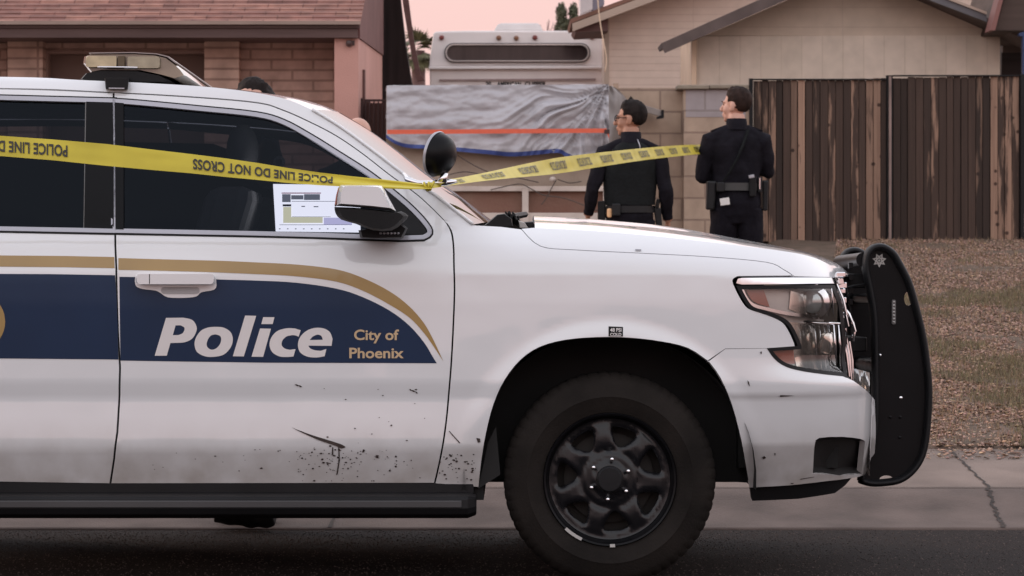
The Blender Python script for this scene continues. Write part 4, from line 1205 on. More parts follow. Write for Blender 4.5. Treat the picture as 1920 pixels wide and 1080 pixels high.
# pink side wall with brown gable siding
a = W(627,72,24).x; b = W(672,72,24).x
zt0 = W(668,72,24).z; zt1 = W(712,103,28.3).z
mb = MB(); v = [(a,24.0,.7),(b,24.0,.7),(b,28.4,.8),(a,28.4,.8),(a,24.0,zt0),(b,24.0,zt0),(b,28.4,zt1),(a,28.4,zt1)]
mb.add(v, [(0,3,2,1),(4,5,6,7),(0,1,5,4),(1,2,6,5),(2,3,7,6),(3,0,4,7)])
sw = part(mb, 'side_wall', M['pink'], hl_)
mb = MB(); v = [(b-.02,24.0,zt0+.003),(b+.015,24.0,zt0+.003),(b+.015,28.4,zt1+.003),(b-.02,28.4,zt1+.003)]
zr0 = ez+.0; zr1 = ez+(28.4-23.9)*sl-.03
v += [(b-.02,24.0,zr0),(b+.015,24.0,zr0),(b+.015,28.4,zr1),(b-.02,28.4,zr1)]
mb.add(v, [(0,3,2,1),(4,5,6,7),(0,1,5,4),(1,2,6,5),(2,3,7,6),(3,0,4,7)]); part(mb, 'gable_siding', M['redbrown'], hl_)
p = W(655,82,24.0)
mb = MB(); mb.lathe([(.03,.02),(.032,-.03),(.026,-.05),(.0001,-.055)], p, (0,1,0), 20); mb.box((p.x-.02,p.y-.012,p.z-.015),(p.x+.05,p.y,p.z+.03)); part(mb, 'security_camera', pm('security_camera', (.05,.022,.02), .3), sw, 40)  # small dark dome camera on the pink wall
mb = MB(); q = b+.02
mb.tube([(q,24.55,W(0,130,24.5).z),(q,24.55,W(0,205,24.5).z)], .014, 8); mb.box((q-.02,24.5,W(0,200,24.5).z-.12),(q+.05,24.64,W(0,187,24.5).z)); part(mb, 'meter_box', M['brownwood'], sw)
# dark timber lean-to behind
lt = empty('timber_awning', (-1.6, 28.8, .9), 'dark slanting timber awning between the brown house and the camper', 'awning')
mb = pp([(690,-80),(742,-80),(751,0),(760,80),(771,150),(776,170),(690,260)], 28.9, .25); part(mb, 'panel', M['darkwood'], lt)
mb = pp([(746,-60),(754.5,-60),(766,0),(775,70),(789,142),(796,150),(782,152),(771,100),(757,18)], 28.6, .12); part(mb, 'rafter', M['brownwood'], lt)
mb = pp([(724,160),(724,420),(690,420),(690,160)], 28.85, .1); part(mb, 'post', M['darkwood'], lt)

# iron gate
ig = empty('iron_gate', (W(700,0,24.4).x, 24.4, .8), 'narrow dark iron gate beside the pink wall', 'gate')
M['iron'] = pm('iron_brown', (.05,.020,.018), .6, var=.2)
mb = pb(683, 186, 724, 190, 24.38, .04)
for x in (685, 693, 701, 709, 717, 722): pb(x-1.2, 190, x+1.2, 520, 24.385, .03, mb)
part(mb, 'bars', M['iron'], ig)
part(pb(673, 184, 681, 540, 24.36, .05), 'post', M['iron'], ig)
part(pb(683, 193, 724, 520, 24.46, .02), 'backing_board', pm('gate_boards', (.14,.07,.06), .8, stretch=(8,1,.4)), ig)

# ================================================================== trailer under a tarp
TD = 23.5
tr = empty('utility_trailer', (W(930,0,TD).x, TD, .78), 'weathered utility trailer with tan, brown and white side boards under a silver tarp', 'trailer')
M['tanply'] = pm('tan_plywood', (.36,.285,.225), .8, var=.15, vs=3, bump=.2, bs=30, detail=8)
M['rustply'] = pm('rusty_board', (.20,.095,.068), .85, var=.35, vs=2.5, bump=.2, bs=40, detail=9, c2=(.25,.16,.12))
M['cream'] = pm('worn_white_paint', (.62,.54,.48), .7, var=.12, vs=5, detail=8)
part(pb(724, 170, 1142, 352, TD+.06, 2.9), 'box', M['tanply'], tr)
mb = pb(728, 349, 1142, 358.5, TD+.02, .05); pb(728, 399, 1142, 416, TD+.02, .05, mb); part(mb, 'rail', M['cream'], tr, bevel=.004)
for x0, x1 in ((979,991),(1131,1141),(728,738)): part(pb(x0, 352, x1, 418, TD-.01, .06), 'stake', M['cream'], tr, bevel=.004)
part(pb(730, 356, 1140, 402, TD+.08, 2.8), 'side_board', M['rustply'], tr)
mb = pb(740, 417, 1130, 432, TD+.1, 2.7); pb(760, 430, 1110, 436, TD+1.2, .1, mb); part(mb, 'chassis', M['under'], tr)
for sx in (W(760,0,TD).x, W(1105,0,TD).x):
    mb = MB(); mb.lathe([(.18,-.08),(.24,-.09),(.29,-.06),(.3,0),(.29,.06),(.24,.09),(.18,.08)], (sx, TD+1.3, .86+.28), (1,0,0), 36); mb.lathe([(.18,-.07),(.06,-.03),(.0001,-.03)], (sx, TD+1.3, 1.14), (1,0,0), 24); part(mb, 'wheel', M['rubber'], tr, 40)
# the tarp
M['tarp'] = pm('silver_tarp', (.45,.445,.47), .32, var=.06, vs=3, bump=.18, bs=26, rvar=.08)
M['tarpblue'] = pm('blue_hem', (.035,.06,.22), .6, var=.15, vs=6)
tp = empty('tarp', (W(930,0,TD).x, TD, 1.9), 'wrinkled silver tarp with a blue hem draped over the trailer', 'tarp')
HEM = crom([(722,256),(742,270),(765,277),(800,279),(850,283),(905,288),(960,293),(1005,290),(1045,287),(1062,294),(1085,303),(1110,296),(1140,293),(1150,292)], 6)
hx = np.array([h[0] for h in HEM]); hy = np.array([h[1] for h in HEM])
def tarp_pt(u, v, off=0):
    """u 0..1 across, v 0 top .. 1 hem"""
    x = 725+(1141-725)*u; yt = 160.5-2*u
    yb = float(np.interp(x, hx, hy)); y = yt+(yb-yt)*v
    dx = (1141-x); dyy = (y-158)
    r = math.hypot(dx, dyy); th = math.atan2(dyy, dx)
    th += .16*mnoise.noise(Vector((r*.012, th*2, 9)))
    n1 = mnoise.noise(Vector((th*6.0, r*.007, 1))) + .45*mnoise.noise(Vector((th*19, r*.006, 5)))
    fold = (abs(n1)*1.6-.35)*.075*math.exp(-((r-95)/130)**2)*sst(.0, .35, th)*1.4
    n2 = mnoise.noise(Vector((x*.012+y*.012, y*.055, 4)))*.022 + mnoise.noise(Vector((x*.04, y*.07, 8)))*.014 + mnoise.noise(Vector((x*.09+y*.05, y*.14, 21)))*.006
    low = sst(.62, 1.0, v)*(mnoise.noise(Vector((x*.028, y*.012, 11)))*.10 + mnoise.noise(Vector((x*.07+y*.03, y*.02, 14)))*.03)
    str_ = -.015*math.exp(-((y-248)/7)**2)
    d = TD - .03 - float(fold) - n2*.9 - float(low)*.8 - .05*v - str_ + .03*math.exp(-((u-.0)/.012)**2)
    return W(x, y, TD) + Vector((0, d-TD-off, 0))
nu, nv = 150, 60
mb = MB(); mb.rings([[tarp_pt(i/nu, j/nv) for i in range(nu+1)] for j in range(nv+1)], cap=False, closed=False)
zt = W(0,160,TD).z; xa = W(725,0,TD).x; xb = W(1141,0,TD).x
nb = 14
top = [[tarp_pt(i/nu, 0)+Vector((0, 3.0*k/nb, .02*math.sin(k*1.1+i*.15)*(k > 0)-.05*(k/nb))) for i in range(0, nu+1, 5)] for k in range(nb+1)]
mb.rings(list(reversed(top)), cap=False, closed=False)
lft = [[tarp_pt(0, j/nv)+Vector((-.02*math.sin(k*.9+j*.2)*(k > 0), 3.0*k/nb, 0)) for j in range(0, nv+1, 4)] for k in range(nb+1)]
mb.rings(lft, cap=False, closed=False)
part(mb, 'sheet', M['tarp'], tp, 'all')
# loose flap pulled out at the right corner
mb = MB(); rg = []
for k in range(17):
    t = k/16
    A = Vector(tarp_pt(1, .02+.10*t)); B = W(1150+32*t**1.2, 172+26*t, TD+.5*t) ; 
    Bo = W(1140+2*t, 160+132*t, TD) ; E2 = W(1152+34*math.sin(math.pi*min(1,t*1.15))**.8*(1 if t < .6 else .75), 163+128*t, TD+.25+.5*t)
    row = []
    for j in range(11):
        s = j/10
        p_ = Bo.lerp(E2, s); p_.y += .05*math.sin(s*9+t*4)+.03*mnoise.noise(Vector((s*4, t*6, 2)))
        row.append(p_)
    rg.append(row)
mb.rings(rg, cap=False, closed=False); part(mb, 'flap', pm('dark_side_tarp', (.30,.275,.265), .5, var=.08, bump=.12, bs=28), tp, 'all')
mb = MB(); mb.rings([[tarp_pt(i/nu, q, .006) for i in range(0, nu+1)] for q in (.945, .975, 1.006)], cap=False, closed=False); part(mb, 'hem', M['tarpblue'], tp, 'all')
sp_ = empty('strap', (W(930,0,TD).x, TD-.1, 2.1), 'orange strap stretched across the silver tarp', 'strap')
mb = MB(); rg = []
for i in range(0, 151, 2):
    x = 727+(1136-727)*i/150; y = 248.5-1.8*i/150
    yt = 160.5; q = (y-yt)/(float(np.interp(x, hx, hy))-yt); u = (x-725)/(1141-725)
    c = tarp_pt(u, q); rg.append([Vector((c.x, TD-.135, c.z+.020)), Vector((c.x, TD-.132, c.z-.020)), Vector((c.x, TD-.127, c.z-.020)), Vector((c.x, TD-.13, c.z+.020))])
e_ = W(1142,257,TD); rg.append([Vector((e_.x, TD-.05, e_.z+s)) for s in (.02,-.02)]+[Vector((e_.x, TD-.045, e_.z+s)) for s in (-.02,.02)])
mb.rings(rg); part(mb, 'webbing', pm('orange_webbing', (.80,.155,.085), .6, var=.05, vs=30), sp_)
mb = MB(); mb.box(tuple(W(1132,252,TD)+Vector((0,-.15,0))), tuple(W(1142,244,TD)+Vector((0,-.12,0)))); part(mb, 'buckle', M['iron'], sp_)
rp = empty('rope', (W(1000,0,TD).x, TD, 1.7), 'thin dark ropes tied slack across the trailer boards', 'rope')
mb = MB()
for pts in ([(858,291),(880,305),(905,318),(935,330)], [(833,330),(870,322),(905,327),(930,324),(965,332),(1010,342)], [(920,356),(950,349),(975,345),(992,352),(1020,366),(1060,372),(1120,395)], [(1043,337),(1033,355),(1024,372),(1015,384)], [(1045,336),(1068,343),(1090,340)]):
    mb.tube([W(x, y, TD-.04) for x, y in crom(pts, 4)], .0055, 6)
part(mb, 'cord', pm('rope', (.10,.08,.07), .9), rp, 'all')
mb = MB(); mb.ell(W(1036,336,TD-.05), (.03,.03,.025), 10, 8); part(mb, 'knot', M['cream'], rp, 'all')

# ================================================================== camper behind the tarp
VD = 33.0
rv = empty('camper', (W(970,0,VD).x, VD, 1.15), 'old cream camper with a wide rounded rear window and red marker lights', 'camper')
M['rvwhite'] = pm('camper_cream', (.80,.74,.72), .45, var=.06, vs=1.5, bump=.03, bs=20)
M['rvlow'] = pm('camper_tan', (.76,.68,.65), .5, var=.08, vs=1.5)
def rvsec(pts, dep): 
    mb = MB(); prism(mb, [pts], lambda u, v: W(u, v, VD), lambda u, v: W(u, v, VD)+Vector((0, dep, 0))); return mb
up_ = part(rvsec([(804.5,126),(807,100),(812,64),(816,59),(870,57.5),(1100,57.5),(1124,56),(1129,60),(1132,90),(1137,125)], 6), 'upper_body', M['rvwhite'], rv, bevel=.03)
part(rvsec([(805,127.5),(1137,126.5),(1137,300),(1137,420),(806,420),(806,150)], 5.9), 'lower_body', M['rvlow'], rv, bevel=.02)
mb = MB(); prism(mb, [[(804,124.5),(1137.5,123.5),(1137.5,129),(804,130)]], lambda u, v: W(u, v, VD-.05), lambda u, v: W(u, v, VD)); part(mb, 'ledge', M['rvwhite'], rv, bevel=.01)
mb = MB(); prism(mb, [[(824,148.5),(1117,147),(1117,151),(824,151.5)]], lambda u, v: W(u, v, VD-.02), lambda u, v: W(u, v, VD)); part(mb, 'trim_strip', pm('trim_rose', (.33,.24,.23), .5), rv)
wf = rrect(833,80.5,1107,117,17); wi = rrect(839,86,1101,112.5,13)
mb = MB(); prism(mb, [dedup(wf), dedup(wi)], lambda u, v: W(u, v, VD-.04), lambda u, v: W(u, v, VD)); win_f = part(mb, 'window', pm('window_rubber', (.10,.09,.09), .4), rv, bevel=.008)
mb = MB(); prism(mb, [dedup(rrect(835.5,82.5,1104.5,115,15)), dedup(rrect(837.5,84.5,1102.5,113.5,14))], lambda u, v: W(u, v, VD-.055), lambda u, v: W(u, v, VD-.042)); part(mb, 'metal_ring', pm('window_metal', (.6,.55,.52), .3, metal=.5), win_f)
mb = MB(); prism(mb, [dedup(wi)], lambda u, v: W(u, v, VD-.012), lambda u, v: W(u, v, VD-.006)); part(mb, 'pane', pm('smoked_pane', (.035,.026,.026), .12, var=.5, vs=4, stretch=(1,1,.1)), win_f)
for x, y, c in ((828,70.5,'r'),(935,71,'a'),(968,71.5,'a'),(1003,70.5,'r'),(1110,70,'r')):
    mb = MB(); mb.lathe([(.0001,-.05),(.022,-.045),(.030,-.03),(.034,0)], W(x, y, VD), (0,1,0), 18); part(mb, 'marker_light', pm('marker_red', (.20,.035,.03), .3) if c == 'r' else pm('marker_amber', (.24,.11,.06), .3), rv, 40)
mb = MB(); prism(mb, [[(926,58),(933,46),(940,43.5),(1008,43.5),(1013,47),(1018,58)]], lambda u, v: W(u, v, VD+1), lambda u, v: W(u, v, VD+2)); part(mb, 'roof_vent', pm('vent_white', (.72,.70,.69), .5), rv, bevel=.03)
mb = MB(); prism(mb, [[(1108,58),(1112,55),(1122,55),(1124,58)]], lambda u, v: W(u, v, VD), lambda u, v: W(u, v, VD+.5)); part(mb, 'roof_rim', M['rvwhite'], rv)
mb = MB()
for s, x0, x1 in (('20', 911, 921), ('AMERICAN', 932, 977), ('CLIPPER', 984, 1024)):
    V_, F_ = text2d(s, 1.0, .03); A_ = np.array(V_); k = (x1-x0)/(A_[:,0].max()-A_[:,0].min()); hh = A_[:,1].max()
    mb.add([W(x0+(x-A_[:,0].min())*k, 161.5-y/hh*8.5, VD-.008) for x, y in V_], F_)
part(mb, 'lettering', M['black'], rv)

# ================================================================== houses on the right
M['lap'] = brick_mat('lap_siding', (.72,.58,.485), (.70,.555,.465), (.64,.50,.42), 8.0, .085, .005, off=0, bump=.5, var=.05)
M['lap2'] = brick_mat('gable_siding', (.60,.49,.39), (.58,.47,.375), (.54,.435,.35), 8.0, .2, .006, off=0, bump=.4, var=.07)
M['panel'] = brick_mat('panel_siding', (.68,.57,.47), (.64,.54,.44), (.60,.50,.405), .205, 9.0, .006, off=0, bump=.4, var=.09)
M['trimtan'] = pm('tan_trim', (.46,.355,.28), .6, var=.06)
M['trimsunset'] = pm('sunset_tone_trim', (.80,.60,.43), .6, var=.06)  # sunset warmth of the garage corner is painted into this colour
M['rakegrey'] = pm('weathered_rake', (.105,.078,.070), .8, var=.2, vs=5)
M['redroof'] = pm('red_roof_edge', (.20,.10,.07), .8, var=.2)
HD = 31.0
hr = empty('beige_house', (W(1300,0,HD).x, HD, 1.0), 'beige clapboard house with a gable roof rising behind the block wall', 'house')
rl = lambda x: 42-.372*(x-1073)         # rake line, photo pixels at the wall depth
part(pp([(1138,430),(1138,rl(1138)+8),(1700,rl(1700)+8),(2260,rl(1700)+8+.372*560),(2260,430)], HD, 1.8), 'wall', M['lap'], hr)
part(pp([(1133,430),(1133,rl(1133)+14),(1142,rl(1142)+10),(1142,430)], HD-.03, .04), 'corner_trim', M['trimtan'], hr)
mb = pp([(1072,43),(1700,rl(1700)),(1700,rl(1700)-7),(1069,36)], HD-.5, 1.6); mb2 = pp([(2330,43),(1700,rl(1700)),(1700,rl(1700)-7),(2333,36)], HD-.5, 1.6)
rr = part(mb, 'roof', M['redroof'], hr); part(mb2, 'far_slope', M['redroof'], rr)
part(pp([(1073,44),(1700,rl(1700)+1.2),(1700,rl(1700)+16),(1074,58.5)], HD-.52, .05), 'rake_board', M['trimtan'], hr)
part(pp([(1075,52),(1140,52-.372*65+6),(1140,58),(1080,60)], HD-.4, 1.2), 'soffit', M['brownwood'], hr)
mb = pp([(1088,26),(1088,-60),(1111,-60),(1111,17)], HD+2, .8); ch = part(mb, 'roof_cooler', pm('cooler_white', (.52,.48,.48), .5), hr)
part(pp([(1111,22),(1111,-60),(1133,-60),(1133,8)], HD+2.03, .8), 'side_grille', pm('cooler_grey', (.17,.16,.20), .5), ch)
cb = empty('cable', (W(1128,0,30).x, 30, 3.2), 'thin pale cable hanging down at the camper corner', 'cable')
mb = MB(); mb.tube([W(x, y, 30) for x, y in crom([(1119,-60),(1121,0),(1125,40),(1131,75),(1137,110),(1134,135)], 4)], .008, 6); part(mb, 'wire', M['trimsunset'], cb, 'all')

GD = 25.6
gh = empty('garage', (W(1580,0,GD).x, GD, 1.1), 'tan gabled garage with vertical panel siding above the wooden fence', 'garage')
gl_ = lambda x: 97-.435*(x-1246)
gr_ = lambda x: 97-.435*(1950-x)
apx = 1598
part(pp([(1290,66),(1318,66-.01),(apx,gl_(apx)+2),(1875,66),(1875,68),(1290,68)] if False else [(1291,67),(1318,gl_(1318)+3),(apx,gl_(apx)+3),(1880,gl_(1318)+3),(1875,67)], GD, .8), 'gable_siding', M['lap2'], gh)
part(pp([(1306.5,430),(1306.5,68),(1875,66),(1875,430)], GD-.02, .8), 'panel_wall', M['panel'], gh)
part(pp([(1297,430),(1297,78),(1306,74),(1306,430)], GD-.06, .1), 'corner_trim', M['trimsunset'], gh)
mb = MB(); a = W(1297,0,GD).x; mb.box((a+.002, GD+.03, 1.1), (a+.05, GD+1.75, W(0,60,GD).z)); part(mb, 'side_wall', M['trimsunset'], gh)  # evening glow on this left face sits in its base colour
mb = pp([(1243,89),(apx,gl_(apx)-13),(apx,gl_(apx)-22),(1240,81)], GD-.5, .62); rg_ = part(mb, 'roof', M['rakegrey'], gh)
part(pp([(1955,89),(apx,gl_(apx)-13),(apx,gl_(apx)-22),(1958,81)], GD-.5, .62), 'far_slope', M['rakegrey'], rg_)
part(pp([(1242,88),(1258,73),(apx,gl_(apx)-13),(apx,gl_(apx)+1),(1247,99)], GD-.52, .06), 'rake_board', M['rakegrey'], gh)
part(pp([(apx+1,gl_(apx)-13),(1850,26),(1850,41),(apx+1,gl_(apx)+1)], GD-.52, .06), 'rake_board', pm('blue_grey_rake', (.13,.125,.135), .7), gh)
part(pp([(apx+1,gl_(apx)-18),(1850,22),(1850,27),(apx+1,gl_(apx)-13)], GD-.54, .05), 'flashing', M['trimtan'], gh)
np_ = empty('porch', (W(1930,0,24.8).x, 24.8, 1.1), 'dark brown porch corner at the end of the garage', 'porch')
part(pp([(1857,57),(1861,42),(1884,-40),(1891,-40),(1866,57)], 24.7, .3), 'post_brace', pm('porch_beam', (.24,.11,.095), .7), np_)
part(pp([(1867,55),(1893,-40),(2100,-40),(2100,58),(1867,57)], 24.8, 2), 'roof_board', pm('porch_board', (.075,.05,.04), .8, var=.15, stretch=(.3,1,5)), np_)
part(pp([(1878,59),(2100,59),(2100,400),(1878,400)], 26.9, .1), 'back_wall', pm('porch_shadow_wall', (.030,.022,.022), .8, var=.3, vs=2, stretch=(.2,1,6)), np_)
part(pp([(1880,86),(2100,84),(2100,97),(1880,98)], 26.8, .05), 'beam', M['rakegrey'], np_)
part(pp([(1911,62),(1924,58),(1924,140),(1918,140),(1918,68),(1911,67)], 24.75, .08), 'downpipe', pm('blue_pipe', (.02,.045,.13), .5), np_)

# block wall
M['cmu'] = brick_mat('tan_block', (.43,.325,.245), (.385,.285,.215), (.27,.195,.15), .406, .2035, .010, bump=.5, var=.14)
M['cmu2'] = brick_mat('grey_block', (.36,.315,.315), (.34,.30,.305), (.28,.24,.23), .406, .2035, .010, bump=.5, var=.10)
bw = empty('block_wall', (W(1281,168,24).x, 24.0, W(1281,167,24).z-.2035*9), 'tan concrete block wall with a grey painted patch and stone cap', 'wall')
part(pb(1282, 167, 1406, 470, 24.0, .2), 'wall_section', M['cmu'], bw)
part(pb(1140, 165, 1280.5, 470, 24.2, .2), 'wall_section', M['cmu'], bw)
part(pb(1150, 156, 1160, 166, 24.25, .1), 'cap_lump', M['cmu'], bw)
part(pb(1286, 168.2, 1398, 219.5, 23.996, .01), 'painted_patch', M['cmu2'], bw)
mb = pb(1270, 159, 1330, 167, 23.95, .3); pb(1331, 158.5, 1404, 166, 23.95, .3, mb); part(mb, 'cap', pm('stone_cap', (.26,.22,.17), .9, var=.2, vs=6, bump=.3, bs=40), bw, bevel=.008)
br = empty('wall_bar', (W(1205,0,23.9).x, 23.9, 2.3), 'grey slanting bar with black end clips against the block wall', 'bar')
mb = MB(); mb.rings([[W(1170,185,23.95),W(1172,200,23.95),W(1172,200,24.1),W(1170,185,24.1)], [W(1240,207,23.95),W(1240,219,23.95),W(1240,219,24.1),W(1240,207,24.1)]]); part(mb, 'bar', pm('grey_bar', (.24,.21,.19), .6), br, bevel=.005)
mb = pp([(1161,182),(1172,181),(1173,196),(1162,196)], 23.93, .1); pp([(1178,186),(1183,180),(1188,186),(1186,196),(1179,196)], 23.93, .1, mb); pp([(1240,206),(1245,206),(1245,221),(1232,223),(1232,219),(1240,216)], 23.93, .1, mb); part(mb, 'clip', M['black'], br)

# ================================================================== wooden fence
FD = 24.0
wood = bpy.data.materials.new('peeling_boards'); wood.use_nodes = True
n = wood.node_tree.nodes; l = wood.node_tree.links; p = n['Principled BSDF']; p.inputs['Roughness'].default_value = .85
ta = n.new('ShaderNodeVertexColor'); ta.layer_name = 'tone'; sx = n.new('ShaderNodeSeparateColor'); l.new(ta.outputs[0], sx.inputs[0])
tcn = n.new('ShaderNodeTexCoord'); mpn = n.new('ShaderNodeMapping'); mpn.inputs['Scale'].default_value = (1,1,.10); l.new(tcn.outputs['Object'], mpn.inputs[0])
nz1 = n.new('ShaderNodeTexNoise'); nz1.inputs['Scale'].default_value = 16; nz1.inputs['Detail'].default_value = 6; nz1.inputs['Roughness'].default_value = .6; l.new(mpn.outputs[0], nz1.inputs['Vector'])
ad = n.new('ShaderNodeMath'); ad.operation = 'ADD'; l.new(nz1.outputs['Fac'], ad.inputs[0]); l.new(sx.outputs[0], ad.inputs[1])
rp_ = n.new('ShaderNodeMapRange'); rp_.inputs['From Min'].default_value = .93; rp_.inputs['From Max'].default_value = 1.02; l.new(ad.outputs[0], rp_.inputs['Value'])
mp2 = n.new('ShaderNodeMapping'); mp2.inputs['Scale'].default_value = (1,1,.03); l.new(tcn.outputs['Object'], mp2.inputs[0])
nz2 = n.new('ShaderNodeTexNoise'); nz2.inputs['Scale'].default_value = 60; nz2.inputs['Detail'].default_value = 4; l.new(mp2.outputs[0], nz2.inputs['Vector'])
dk = n.new('ShaderNodeMix'); dk.data_type = 'RGBA'; dk.inputs['A'].default_value = (.030,.0175,.0125,1); dk.inputs['B'].default_value = (.082,.050,.037,1); l.new(nz2.outputs['Fac'], dk.inputs['Factor'])
lt_ = n.new('ShaderNodeMix'); lt_.data_type = 'RGBA'; lt_.inputs['A'].default_value = (.17,.095,.065,1); lt_.inputs['B'].default_value = (.40,.26,.185,1); l.new(nz2.outputs['Fac'], lt_.inputs['Factor'])
vor = n.new('ShaderNodeTexVoronoi'); vor.inputs['Scale'].default_value = 9; l.new(tcn.outputs['Object'], vor.inputs['Vector'])
kn = n.new('ShaderNodeMapRange'); kn.inputs['From Min'].default_value = .12; kn.inputs['From Max'].default_value = .2; l.new(vor.outputs['Distance'], kn.inputs['Value'])
lk = n.new('ShaderNodeMix'); lk.data_type = 'RGBA'; lk.inputs['A'].default_value = (.06,.03,.02,1); l.new(kn.outputs[0], lk.inputs['Factor']); l.new(lt_.outputs['Result'], lk.inputs['B'])
mw = n.new('ShaderNodeMix'); mw.data_type = 'RGBA'; l.new(rp_.outputs[0], mw.inputs['Factor']); l.new(dk.outputs['Result'], mw.inputs['A']); l.new(lk.outputs['Result'], mw.inputs['B'])
vsc = n.new('ShaderNodeVectorMath'); vsc.operation = 'SCALE'; l.new(mw.outputs['Result'], vsc.inputs[0]); l.new(sx.outputs[1], vsc.inputs['Scale']); l.new(vsc.outputs[0], p.inputs['Base Color'])
bpn = n.new('ShaderNodeBump'); bpn.inputs['Strength'].default_value = .4; bpn.inputs['Distance'].default_value = .004; l.new(nz2.outputs['Fac'], bpn.inputs['Height']); l.new(bpn.outputs[0], p.inputs['Normal'])
fc = empty('wooden_fence', (W(1660,0,FD).x, FD, 1.15), 'dark stained board fence with peeling pale streaks behind the officers', 'fence')
def boards(x0, x1, yt0, yt1, yb0, yb1, peels, seed):
    r = random.Random(seed); mb = MB(); cols = []
    x = x0
    while x < x1-4:
        wd = min(r.uniform(12.5, 15), x1-x); c = x+wd/2; t = (c-x0)/(x1-x0)
        top = yt0+(yt1-yt0)*t+r.uniform(0, 2.2); bot = yb0+(yb1-yb0)*t+r.uniform(8, 11)
        pl = .12+r.uniform(0, .14)
        for a, b, v in peels:
            if a <= c <= b: pl = v
        dj = r.uniform(0, .012); a = W(x+.5, bot, FD); b = W(x+wd-.6-(.8 if r.random() < .25 else 0), top, FD)
        n0 = len(mb.v)
        # a board as a strip of segments so that its edges can wander
        zs = [a.z+(b.z-a.z)*k/10 for k in range(11)]
        rg = []
        for z in zs:
            j0 = r.uniform(-.0007, .0007)
            rg.append([(a.x+j0, FD+dj, z), (b.x+j0, FD+dj+r.uniform(0,.002), z), (b.x, FD+dj+.02, z), (a.x, FD+dj+.02, z)])
        mb.rings(rg); br_ = r.uniform(.5, 1.15); cols += [(pl, br_)]*(len(mb.v)-n0); x += wd
    o = part(mb, 'board_panel', wood, fc)
    at = o.data.color_attributes.new('tone', 'FLOAT_COLOR', 'POINT')
    at.data.foreach_set('color', np.array([(c[0], c[1], 0, 1) for c in cols], np.float32).ravel())
boards(1414, 1662, 150, 145.5, 444, 446, [(1414,1440,.42),(1441,1455,.47),(1486,1505,.66),(1520,1537,.40),(1556,1572,.40),(1590,1606,.45),(1630,1645,.58)], 2)
boards(1675, 1914, 145, 140, 446, 443, [(1728,1742,.36),(1748,1764,.47),(1832,1848,.42),(1850,1866,.60),(1868,1914,.46)], 5)
mb = pb(1410, 147.6, 1662, 150, FD-.015, .05); part(mb, 'top_rail', M['black'], fc)
mb = pb(1674, 140.5, 1914, 143, FD-.015, .05); part(mb, 'top_rail', M['black'], fc)
part(pb(1405, 147, 1412, 470, FD-.03, .06), 'post', M['black'], fc)
mb = pb(1663, 141, 1674, 470, FD-.01, .08); part(mb, 'post', M['under'], fc)
part(pb(1667, 143, 1671.5, 462, FD-.04, .03), 'post', pm('grey_post', (.24,.17,.15), .6, var=.25, vs=6), fc)
part(pb(1914.5, 139, 1921, 470, FD-.03, .06), 'post', M['under'], fc)
mb = MB(); 
for py in (180, 420): mb.add([W(1414,py,FD+.03),W(1914,py-2,FD+.03),W(1914,py+10,FD+.03),W(1414,py+12,FD+.03),W(1414,py,FD+.06),W(1914,py-2,FD+.06),W(1914,py+10,FD+.06),W(1414,py+12,FD+.06)], [(0,3,2,1),(4,5,6,7),(0,1,5,4),(1,2,6,5),(2,3,7,6),(3,0,4,7)])
part(mb, 'back_rail', M['darkwood'], fc)
mb = pb(1413, 152, 1663, 470, FD+.062, .015); pb(1673, 147, 1915, 470, FD+.062, .015, mb); part(mb, 'gap_backing', M['darkwood'], fc)  # dark sheet added behind the boards so the gaps read dark

# ================================================================== trees
def leaf_cloud(centres, n, size, seed):
    r = np.random.RandomState(seed); V = []; cols = []
    for (c, rad, k) in centres:
        q = r.normal(size=(k, 3)); q /= np.linalg.norm(q, axis=1)[:,None]; q *= r.rand(k, 1)**.45
        P_ = np.array(c)+q*np.array(rad)
        for p_ in P_:
            a = r.normal(size=3); a /= np.linalg.norm(a); b = np.cross(a, r.normal(size=3)); b /= np.linalg.norm(b); s = size*r.uniform(.5, 1.3)
            V += [p_-a*s, p_+b*s*.4, p_+a*s, p_-b*s*.4]
            cols.append(np.array([.105,.115,.065])*r.uniform(.45, 1.35))
    return np.array(V), np.array(cols)
def tree(name, d, label, clumps, trunk, size, seed):
    base = Vector((trunk[0][0], trunk[0][1], trunk[0][2]))
    t = empty(name, base, label, 'tree')
    V, cols = leaf_cloud(clumps, 0, size, seed)
    o = np_mesh('crown', V-np.array(base), np.arange(len(V)).reshape(-1, 4), attr_mat(name+'_leaf', .7), t)
    if len(o.data.vertices) == len(V): colour_attr(o, cols, 4)
    mb = MB(); mb.tube([Vector(q)-base for q in trunk], [.22-.17*i/(len(trunk)-1) for i in range(len(trunk))], 8); mb.build('trunk', M['brownwood'], t, 'all')
TDp = 80.0
def wp_(x, y, d): return tuple(W(x, y, d))
s = TDp/F
tree('cypress_tree', TDp, 'distant green tree with two tops behind the camper roof', [(wp_(1053,28,TDp),(11*s,.4,25*s),1000),(wp_(1075,24,TDp),(9*s,.4,20*s),760),(wp_(1062,52,TDp),(24*s,.6,18*s),1300),(wp_(1068,80,TDp),(18*s,.5,30*s),700)], [wp_(1064,440-1.1*F/TDp+18,TDp), wp_(1063,200,TDp), wp_(1062,90,TDp), wp_(1060,40,TDp)], 3.2*s, 3)
